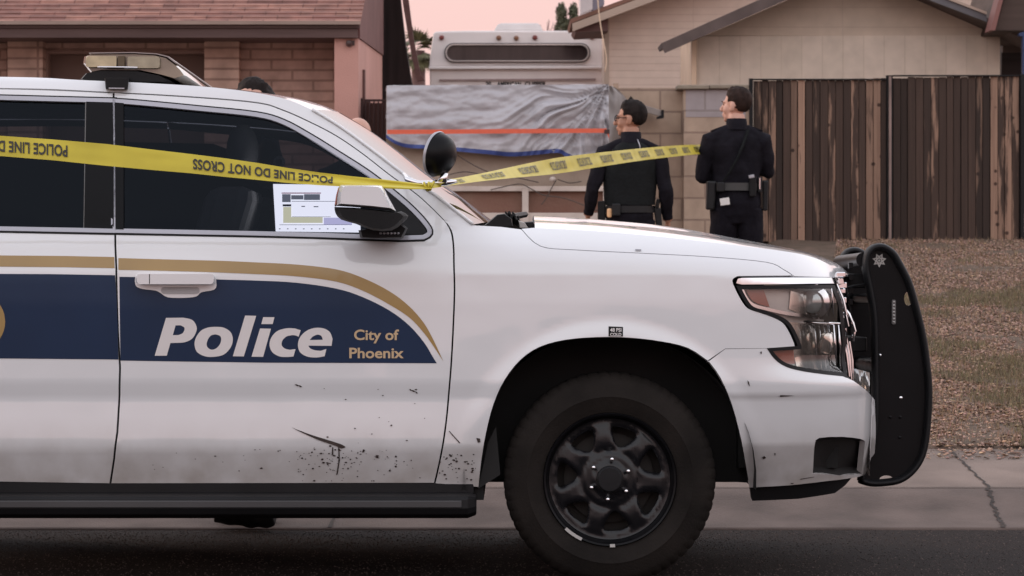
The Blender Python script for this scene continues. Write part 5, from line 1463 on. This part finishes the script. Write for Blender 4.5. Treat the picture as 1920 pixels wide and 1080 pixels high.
# fan palm
PD = 60.0; s = PD/F
pbase = W(782, 440, PD); pbase.z = 1.1
pt = empty('palm_tree', pbase, 'fan palm crown showing between the timber awning and camper', 'tree')
mb = MB(); cpt = W(784, 95, PD); mb.tube([(0,0,0), (.05,0,(cpt.z-1.1)*.5), (cpt-pbase)], [.22,.18,.16], 10); mb.build('trunk', M['brownwood'], pt, 'all')
r = random.Random(8); V = []; cols = []
for k in range(46):
    a = r.uniform(0, 2*math.pi); el = r.uniform(-1.0, 1.25); Ln = r.uniform(.38, .62)
    dirv = Vector((math.cos(a)*math.cos(el), math.sin(a)*math.cos(el), math.sin(el)))
    c = (cpt-pbase)+dirv*Ln*.55; side = dirv.cross(Vector((0,0,1))).normalized(); upv = side.cross(dirv)
    for j in range(11):
        f = (j-5)/5*1.25; dv = (dirv*math.cos(f)+side*math.sin(f)); tip = c+dv*Ln*.62-Vector((0,0,.10*abs(f)))
        wv = dv.cross(upv).normalized()*.022
        V += [c-wv*.4, c+dv*Ln*.3+wv, tip, c+dv*Ln*.3-wv]; cols.append(np.array([.15,.145,.075])*r.uniform(.4, 1.4))
V = np.array([tuple(q) for q in V])
o = np_mesh('crown', V, np.arange(len(V)).reshape(-1, 4), attr_mat('palm_leaf', .6), pt); colour_attr(o, np.array(cols), 4)
bs_ = empty('bare_shrub', (W(1025,0,70).x, 70, 1.1), 'bare twiggy shrub beside the two-topped tree', 'shrub')
mb = MB(); r = random.Random(5); z0 = 0
b0 = W(1026,100,70)-bs_.location
mb.tube([(0,0,0), b0], [.05,.03], 6)
for k in range(14):
    e_ = W(1026+r.uniform(-14,16), r.uniform(36,58), 70)-bs_.location
    mb.tube([b0, b0.lerp(e_, .5)+Vector((r.uniform(-.05,.05),0,0)), e_], [.02,.012,.006], 5)
mb.build('twigs', M['brownwood'], bs_, 'all')
# ================================================================== people (local frame: x right, y away from the camera, z up, feet at the origin)
def remeshed(mb, voxel, smooth_it=4):
    me = bpy.data.meshes.new('tmp'); me.from_pydata(mb.v, [], mb.f)
    o = bpy.data.objects.new('tmp', me); COL.objects.link(o)
    m = o.modifiers.new('r', 'REMESH'); m.mode = 'VOXEL'; m.voxel_size = voxel
    s = o.modifiers.new('s', 'SMOOTH'); s.factor = .5; s.iterations = smooth_it
    dg = bpy.context.evaluated_depsgraph_get()
    r = bpy.data.meshes.new_from_object(o.evaluated_get(dg))
    bpy.data.objects.remove(o); bpy.data.meshes.remove(me)
    return r

def head_parts(mb, Mh, k=1.0):
    """a head facing +y about its own centre, placed by the matrix Mh"""
    def e(c, r): 
        q = MB(); q.ell(c, r, 20, 14); mb.add([Mh @ Vector(p) for p in q.v], q.f)
    e((0,-.014,.032), (.074,.096,.088)); e((0,.026,-.025), (.062,.068,.088)); e((0,.038,-.075), (.050,.050,.038))
    e((0,.074,-.098), (.022,.018,.018)); e((0,.080,.022), (.050,.018,.013)); e((0,.094,-.058), (.023,.010,.008)); e((0,.092,-.072), (.022,.010,.008))
    e((.040,.052,-.03), (.022,.028,.030)); e((-.040,.052,-.03), (.022,.028,.030))
    q = MB(); q.tube([(0,.086,.018),(0,.103,-.005),(0,.117,-.030)], [.009,.011,.014], 10); q.ell((0,.112,-.034), (.017,.014,.010), 12, 8); mb.add([Mh @ Vector(p) for p in q.v], q.f)
    for sx in (-1, 1):
        e((.078*sx,-.010,-.012), (.009,.020,.034)); e((.074*sx,.0,-.03), (.010,.012,.014))

def hand_parts(mb, wrist, down, side, fwd, curl=1.0):
    """palm, four unequal fingers and a thumb; down: along the hand, side: from little finger to thumb, fwd: palm normal"""
    w = Vector(wrist); d = Vector(down).normalized(); s = Vector(side).normalized(); f = Vector(fwd).normalized()
    q = MB()
    q.rings([[w+d*t+s*(a*math.cos(2*math.pi*k/12))+f*(b*math.sin(2*math.pi*k/12)) for k in range(12)] for t, a, b in ((-.02,.026,.020),(.02,.033,.018),(.06,.042,.017),(.088,.043,.015))])
    for i, (off, ln) in enumerate(((-.031,.060),(-.0105,.074),(.0105,.080),(.032,.072))):
        p = w+d*.082+s*off; pts = [p]; ang = 0
        for j, fr in enumerate((.42,.32,.26)):
            ang += (.45+.25*j)*curl
            p = p+(d*math.cos(ang)+f*math.sin(ang)+s*off*.6)*ln*fr; pts.append(p)
        q.tube(pts, [.0098,.0092,.0086,.0072], 8)
    p = w+d*.025+s*.026; q.tube([p, p+d*.03+s*.022+f*.010, p+d*.058+s*.026+f*.024], [.012,.0105,.008], 8)
    mb.add(q.v, q.f)

def ring(mb, z, cx, cy, rx, ry, n=28):
    return [Vector((cx+rx*math.cos(2*math.pi*k/n), cy+ry*math.sin(2*math.pi*k/n), z)) for k in range(n)]

def person(loc, label, Ht, yaw, tilt, elbow, wrist, skin, top, hair_m, hands=True, hand_dir=None, shoulder_w=.185, bald=False, lean=0.0, torso_w=1.0, cat='person', head_k=1.04):
    s = Ht/1.78
    P_ = empty('person', loc, label, cat)
    mb = MB()
    T_ = [(.80,.12,.095,0),(.86,.168,.118,0),(.94,.176,.128,-.005),(1.03,.164,.112,.005),(1.15,.168,.112,.012),(1.27,.186,.122,.015),(1.36,.194,.120,.008),(1.42,.170,.100,.0),(1.465,.110,.078,-.008),(1.50,.066,.064,-.012)]
    mb.rings([[p*s for p in ring(mb, z, lean*max(0, z-.9), cy, rx*torso_w if z > 1 else rx, ry)] for z, rx, ry, cy in T_])
    lx = lean*.6
    mb.tube([Vector((lx,-.012,1.44))*s, Vector((lx,-.008,1.50))*s, Vector((lx,.006,1.585))*s], [.070*s,.064*s,.060*s], 18)
    for sx in (-1, 1): mb.tube([Vector((lx+.03*sx,-.015,1.485))*s, Vector((lx+.10*sx,-.012,1.452))*s, Vector((lx+(shoulder_w-.01)*sx,0,1.405))*s], [.045*s,.050*s,.058*s], 14)
    for sx in (-1, 1):
        mb.tube([Vector((.088*sx,0,.90))*s, Vector((.098*sx,.01,.70))*s, Vector((.10*sx,.012,.49))*s, Vector((.102*sx,-.01,.34))*s, Vector((.105*sx,-.015,.08))*s], [.102*s,.096*s,.078*s,.072*s,.066*s], 18)
        q = MB(); q.rings([[Vector((.105*sx+a*math.cos(2*math.pi*k/14), y, .052+b*math.sin(2*math.pi*k/14)))*s for k in range(14)] for y, a, b in ((-.075,.030,.038),(-.04,.042,.050),(.04,.045,.046),(.12,.048,.036),(.165,.034,.026))])
        mb.add(q.v, q.f)
    hc = []
    for i, sx in enumerate((-1, 1)):
        sh = Vector((shoulder_w*sx+lx, .0, 1.405))*s; el = Vector(elbow[i])*s; wr = Vector(wrist[i])*s
        mid = sh.lerp(el, .5)+Vector((.006*sx,0,0)); m2 = el.lerp(wr, .45)
        mb.tube([sh+Vector((-.05*sx,0,.012)), sh, mid, el], [.060*s,.070*s,.060*s,.050*s], 16)
        mb.ell(el, (.051*s,.051*s,.051*s), 14, 10)
        mb.tube([el, m2, wr], [.050*s,.049*s,.037*s], 16)
        d = (wr-el).normalized()
        if hands:
            hd_ = hand_dir[i] if hand_dir else ((sx*-.2, .9, 0), (0,.35,0))
            hand_parts(mb, wr, d*.85+Vector((0,.12,-.3)), hd_[0], hd_[1])
        hc.append((wr, d))
    Mh = Matrix.Translation(Vector((lx,.026,1.652))*s) @ Matrix.Rotation(R(yaw), 4, 'Z') @ Matrix.Rotation(R(tilt), 4, 'X') @ Matrix.Scale(s*head_k, 4)
    head_parts(mb, Mh)
    me = remeshed(mb, .0068*s, 3)
    me.name = 'body'
    nv = len(me.vertices); co = np.empty(nv*3); me.vertices.foreach_get('co', co); co = co.reshape(-1, 3)
    # cloth folds on the dressed part
    nrm = np.empty(nv*3); me.vertices.foreach_get('normal', nrm); nrm = nrm.reshape(-1, 3)
    wz = np.clip((1.44*s-co[:,2])/.05, 0, 1)
    for wr, d in hc:
        dd = (co-np.array(wr)).dot(np.array(d)); near = np.linalg.norm(co-np.array(wr), axis=1) < .2
        wz = np.where(near & (dd > -.03), 0, wz)
    disp = np.array([mnoise.noise(Vector((c[0]*14, c[1]*14, c[2]*8)))*.010+mnoise.noise(Vector((c[0]*30+3, c[1]*30, c[2]*14)))*.0045 for c in co])
    co = co+nrm*(disp*wz)[:,None]; me.vertices.foreach_set('co', co.ravel())
    fc_ = np.empty(len(me.polygons)*3); me.polygons.foreach_get('center', fc_); fc_ = fc_.reshape(-1, 3)
    mi = np.where(fc_[:,2] > .985*s, 1, np.where(fc_[:,2] > .115*s, 2, 3))
    mi = np.where(fc_[:,2] > (1.505+.03*np.clip(-fc_[:,1]*8, 0, 1))*s, 0, mi)
    for wr, d in hc:
        dd = (fc_-np.array(wr)).dot(np.array(d)); near = np.linalg.norm(fc_-np.array(wr), axis=1) < .21
        mi = np.where(near & (dd > -.012) & (fc_[:,2] < 1.4*s), 0, mi)
    me.materials.clear()
    me.polygons.foreach_set('material_index', mi.astype(np.int32))
    body = link_mesh('body', me, [skin, top, M['trouser'], M['leather']], P_, 'all')
    # collar
    mb = MB(); mb.rings([[p*s for p in ring(mb, z, lx, cy, rx, ry)] for z, rx, ry, cy in ((1.475,.090,.084,-.012),(1.50,.079,.076,-.012),(1.556,.072,.073,-.004),(1.557,.066,.067,-.004),(1.50,.066,.066,-.012))], cap=False); mb.build('collar', top, P_, 'all')
    if not bald:
        mb = MB(); n, m = 40, 26; rg = []
        for i in range(m+1):
            t = math.pi*(.0+.80*i/m); row = []
            for k in range(n):
                a = 2*math.pi*k/n; x, y, z = math.sin(t)*math.cos(a), math.sin(t)*math.sin(a), math.cos(t)
                # hairline: high on the forehead, low at the nape
                lim = .50 if y > .55 else (.02 if y > .15 else (-.86 if y < -.3 else -.50))
                th = .006+.008*max(0, z)+.004*mnoise.noise(Vector((x*5, y*5, z*5+7)))+.003*mnoise.noise(Vector((x*17, y*17, z*17)))+(.006 if y > .3 and z > .6 else 0)
                lim += .10*mnoise.noise(Vector((x*9, y*9, 2)))
                f = min(1, .25+(z-lim)*2.2) if z > lim else max(-.6, .25-(lim-z)*7)
                if abs(x) > .85 and -.45 < z < -.02 and -.30 < y < .12: f = min(f, .05)
                k_ = 1+ (th*f)/.085
                row.append(Mh @ Vector((x*.0755*k_, -.014+y*.0975*k_, .032+z*.090*k_)))
            rg.append(row)
        mb.rings(list(reversed(rg))); mb.build('hair', hair_m, P_, 'all')
    mb = MB()
    for sx in (-1, 1):
        q = MB(); q.ell((.031*sx,.079,.004), (.008,.006,.005), 10, 8); mb.add([Mh @ Vector(p) for p in q.v], q.f)
    mb.build('eyes', M['black'], P_, 'all')
    mb = MB()
    for sx in (-1, 1):
        q = MB(); q.tube([(.014*sx,.099,.022),(.034*sx,.095,.028),(.052*sx,.078,.022)], [.0025,.0035,.002], 6); mb.add([Mh @ Vector(p) for p in q.v], q.f)
    mb.build('eyebrows', hair_m, P_, 'all')
    return P_, s, Mh

def belt(P_, s, z0, z1, rx, ry, cy=.0, mat=None):
    mb = MB(); mb.rings([[p*s for p in ring(mb, z, 0, cy, a, b)] for z, a, b in ((z0,rx,ry),(z0,rx+.010,ry+.010),(z1,rx+.010,ry+.010),(z1,rx,ry))], cap=False)
    mb.build('duty_belt', mat or M['leather'], P_, 40)
def pouch(P_, s, name, x, y, z, wx, wy, wz, mat, rot=0, bev=.008, taper=1.0):
    mb = MB(); Mx = Matrix.Translation(Vector((x, y, z))*s) @ Matrix.Rotation(R(rot), 4, 'Y') @ Matrix.Scale(s, 4)
    v = [(-wx,-wy,wz),(wx,-wy,wz),(wx,wy,wz),(-wx,wy,wz),(-wx*taper,-wy*taper,-wz),(wx*taper,-wy*taper,-wz),(wx*taper,wy*taper,-wz),(-wx*taper,wy*taper,-wz)]
    mb.add([Mx @ Vector(p) for p in v], [(3,2,1,0),(4,5,6,7),(0,1,5,4),(1,2,6,5),(2,3,7,6),(3,0,4,7)])
    return mb.build(name, mat, P_, bevel=bev)

# officer with glasses and a vest
d1 = 18.5; g1 = float(zyard(.9, d1)); X1 = (1180-960)*d1/F
o1, s1, Mh1 = person((X1, d1, g1), 'person in glasses and dark vest standing arms down before the silver tarp', 1.745, 72, 0,
    [(-.272,-.06,1.135),(.262,-.06,1.135)], [(-.300,.05,.950),(.285,.05,.912)], M['skin1'], M['uniform'], M['hair'],
    hand_dir=[((.1,1,0),(1,-.1,0)),((-.1,1,0),(-1,-.1,0))], shoulder_w=.190, torso_w=1.0, lean=.02, head_k=1.06)
mb = MB()
rg = []
for z, rx, ry, cy in ((1.02,.186,.132,.005),(1.10,.192,.136,.01),(1.22,.200,.144,.014),(1.33,.196,.146,.012),(1.40,.165,.130,.004),(1.455,.125,.098,-.006),(1.478,.085,.080,-.010)):
    rg.append([Vector((.02*max(0, z-.9)+rx*math.copysign(abs(math.cos(a))**.75, math.cos(a)), cy+ry*math.copysign(abs(math.sin(a))**.75, math.sin(a)), z+.006*mnoise.noise(Vector((math.cos(a)*3, math.sin(a)*3, z*8)))))*s1 for a in [2*math.pi*k/32 for k in range(32)]])
mb.rings(rg, cap=False); mb.build('vest', M['vest'], o1, 'all')
belt(o1, s1, .965, 1.015, .180, .128)
pouch(o1, s1, 'radio', -.205, -.03, .975, .028, .022, .075, M['black'])
pouch(o1, s1, 'pouch', -.10, -.125, .985, .030, .022, .045, M['leather'])
pouch(o1, s1, 'badge_light', -.150, -.105, .962, .018, .012, .034, pm('tan_reflector', (.85,.52,.28), .3), bev=.012)
pouch(o1, s1, 'holster', .215, .0, .90, .026, .045, .10, M['leather'], rot=-6, taper=.7)
pouch(o1, s1, 'pistol_grip', .205, -.03, 1.03, .014, .022, .035, M['black'], rot=12)
mb = MB()
for sx in (-1, 1):
    q = MB(); q.tube([(.033*sx+.020*math.cos(a), .101, .004+.017*math.sin(a)) for a in np.arange(0, 6.4, .4)], .0028, 6, cap=False); q.tube([(.053*sx,.099,.006),(.074*sx,.06,.008),(.080*sx,-.01,.006)], .003, 6)
    mb.add([Mh1 @ Vector(p) for p in q.v], q.f)
q = MB(); q.tube([(-.013,.103,.006),(0,.106,.010),(.013,.103,.006)], .0028, 6); mb.add([Mh1 @ Vector(p) for p in q.v], q.f)
mb.build('glasses', M['black'], o1, 'all')
mb = MB(); mb.tube([Vector((.055,-.085,1.50))*s1, Vector((.07,-.10,1.46))*s1, Vector((.075,-.118,1.42))*s1], .004, 6); mb.build('earpiece_cord', M['trim'], o1, 'all')

# officer beside the fence, arms folded in front
d2 = 19.25; X2 = (1381-960)*d2/F; g2 = float(zyard(1.6, d2))
o2, s2, Mh2 = person((X2, d2, g2), 'person in black uniform with arms folded standing before the wooden fence', 1.84, 58, 2,
    [(-.250,.02,1.135),(.232,.05,1.175)], [(-.06,.24,1.17),(.06,.26,1.22)], M['skin2'], M['uniform'], M['hair2'], shoulder_w=.186, torso_w=1.04,
    hand_dir=[((0,.2,1),(0,1,0)),((0,.2,1),(0,1,0))])
belt(o2, s2, 1.035, 1.090, .176, .126, mat=pm('belt_grey', (.05,.052,.052), .4, var=.2))
mb = MB()
pth = [(.075,-.085,1.475),(.05,-.122,1.40),(.0,-.132,1.28),(-.06,-.128,1.17),(-.12,-.115,1.08)]
rg = []
for p in crom(pth, 5):
    p = Vector(p); rg.append([(p+Vector((-.013,-.004,-.006)))*s2, (p+Vector((.013,-.004,.006)))*s2, (p+Vector((.013,.004,.006)))*s2, (p+Vector((-.013,.004,-.006)))*s2])
mb.rings(rg); mb.build('strap', M['vest'], o2, 'all')
pouch(o2, s2, 'holster', -.190, -.04, 1.0, .036, .050, .105, M['leather'], rot=3, bev=.014, taper=.85)
pouch(o2, s2, 'pouch', -.125, -.105, 1.06, .028, .022, .035, M['leather'])
pouch(o2, s2, 'paper', -.095, -.128, .955, .034, .004, .026, M['paper'], rot=-8, bev=.003)
pouch(o2, s2, 'radio', .105, -.125, 1.065, .024, .022, .075, M['black'])
pouch(o2, s2, 'radio_top', .095, -.140, 1.135, .020, .012, .012, M['trim'], rot=-10, bev=.004)
pouch(o2, s2, 'magazine_pouch', .160, -.085, 1.075, .016, .018, .055, M['leather'])
pouch(o2, s2, 'magazine_edge', .158, -.106, 1.085, .004, .003, .04, M['chrome'], bev=.001)
pouch(o2, s2, 'holster', .205, -.01, 1.0, .022, .045, .11, M['leather'], bev=.01, taper=.75)
pouch(o2, s2, 'shoulder_tab', .145, -.005, 1.482, .045, .026, .005, M['uniform'], rot=20, bev=.003)
pouch(o2, s2, 'shoulder_tab', -.145, -.005, 1.482, .045, .026, .005, M['uniform'], rot=-20, bev=.003)

# two people mostly hidden behind the car
d3 = 11.33; Z3 = W(0, 138, d3).z; g3 = -.045
o3, s3, Mh3 = person(((485-960)*d3/F, d3, g3), 'person with short dark hair standing behind the police car, only forehead and hair showing', (Z3-g3)*.985, 72, 18,
    [(-.27,-.03,1.13),(.27,-.03,1.13)], [(-.29,-.10,.90),(.29,-.10,.90)], M['skin2'], M['uniform'], M['hair'], hand_dir=[((.1,-1,0),(1,.1,0)),((-.1,-1,0),(-1,.1,0))]); o3.rotation_euler = (0, 0, R(90))
d4 = 15.5; Z4 = W(0, 219, d4).z; g4 = float(zyard(-1, d4))
o4, s4, Mh4 = person(((668-960)*d4/F, d4, g4), 'person with a bald head standing beyond the windshield, only the crown showing', (Z4-g4)*1.0, 150, 4,
    [(-.27,-.03,1.13),(.27,-.03,1.13)], [(-.29,-.08,.90),(.29,-.08,.90)], M['skin2'], M['uniform'], M['hair'], bald=True, hand_dir=[((.1,-1,0),(1,.1,0)),((-.1,-1,0),(-1,.1,0))])

# ================================================================== police tape
M['tape'] = pm('yellow_tape', (.56,.465,.050), .42, var=.10, vs=5, bump=.05, bs=12, rvar=.06, spec=.25)
M['tapetext'] = pm('tape_black', (.022,.018,.012), .5, var=.2)
tp_ = empty('police_tape', W(805, 348, 8.86), 'yellow police line tape stretched past the police car to the block wall', 'tape')
tb = tp_.location
# left run: centre row, width in px and depth by photo column
LT = [(-760,214,40,8.70),(-400,243,39,8.75),(0,273.5,38,8.80),(100,281,39,8.80),(200,290.5,41,8.81),(300,301,38,8.81),(360,307,36,8.82),(420,314,35,8.82),(480,321,32,8.83),(540,329,28,8.83),(600,335.5,24,8.84),(660,340.5,20,8.84),(720,345,17,8.85),(770,348.5,13,8.86),(800,350,9,8.87),(812,350,8,8.88)]
LTc = np.array(LT)
def tape_left(px, q):
    """q from -0.5 (lower edge) to 0.5 (upper edge)"""
    c = np.interp(px, LTc[:,0], LTc[:,1]); wd = np.interp(px, LTc[:,0], LTc[:,2]); d = np.interp(px, LTc[:,0], LTc[:,3])
    rip = .004*mnoise.noise(Vector((px*.012, q*2.2, 3))) + sst(480, 760, px)*(.012*math.sin(q*9+px*.01))
    tilt = q*.02*(1+2.5*float(sst(450, 780, px)))
    return W(px, c-q*wd, d+rip+tilt)
mb = MB()
mb.rings([[tape_left(px, -.5+j/8)-tb for j in range(9)] for px in list(np.arange(-760, 480, 16))+list(np.arange(480, 813, 6))], cap=False, closed=False)
A0 = W(806, 348, 8.88); A1 = W(1394, 277, 24.0)
def tape_right(t, q):
    """t metres of depth beyond the pillar lamp, q across"""
    s_ = t/(A1.y-A0.y); c = A0.lerp(A1, s_); wd = .030+.048*float(sst(0, 3.5, t)); c.z += .035*math.sin(math.pi*s_)
    tw = .5*(1-float(sst(0, 3.5, t)))+.42+.05*math.sin(t*1.3)
    return c + Vector((-math.sin(tw)*wd*q, 0, math.cos(tw)*wd*q)) + Vector((.004*mnoise.noise(Vector((t*2.0, q*2, 5))), 0, 0))
ts = [15.12*(i/220) for i in range(221)]
mb.rings([[tape_right(t, -.5+j/6)-tb for j in range(7)] for t in ts], cap=False, closed=False)
mb.build('ribbon', M['tape'], tp_, 'all')
# knot round the lamp bracket
mb = MB()
for k in range(3):
    c = W(798+k*6, 350-k*.6, 8.86); rg = [c+Vector((.006*math.sin(a)*(k-1), .022*math.cos(a)+.006, .014*math.sin(a))) for a in np.arange(0, 6.3, .35)]
    mb.tube([p-tb for p in rg], .004, 5, cap=False)
mb.build('knot', M['tape'], tp_, 'all')
V_, F_ = text2d('POLICE LINE DO NOT CROSS', 1.0, .028, space=1.05)
A_ = np.array(V_); tw_ = A_[:,0].max()-A_[:,0].min(); th_ = A_[:,1].max()-A_[:,1].min(); ty0 = A_[:,1].min(); tx0 = A_[:,0].min()
mb = MB()
def subdiv_text(V, Fc, maxlen):
    return V, Fc
for x_start in (1122, 624, 127, -371):           # printed upside down, so it reads from right to left
    if x_start > 700: continue
    mb = MB(); mb.add([tape_left(x_start-(x-tx0)/tw_*262, (.5-(y-ty0)/th_)*.56)+Vector((0,-.0035,0))-tb for x, y in V_], F_); mb.build('lettering', M['tapetext'], tp_)
for k in range(17):
    t0 = .15+.90*k
    if t0+.5 > 15: break
    pts = [tape_right(t0+(x-tx0)/tw_*.48, ((y-ty0)/th_-.5)*.56)+Vector((.0030,-.002,.0012)) for x, y in V_]
    mb = MB(); mb.add([p-tb for p in pts], F_); mb.build('lettering', M['tapetext'], tp_)
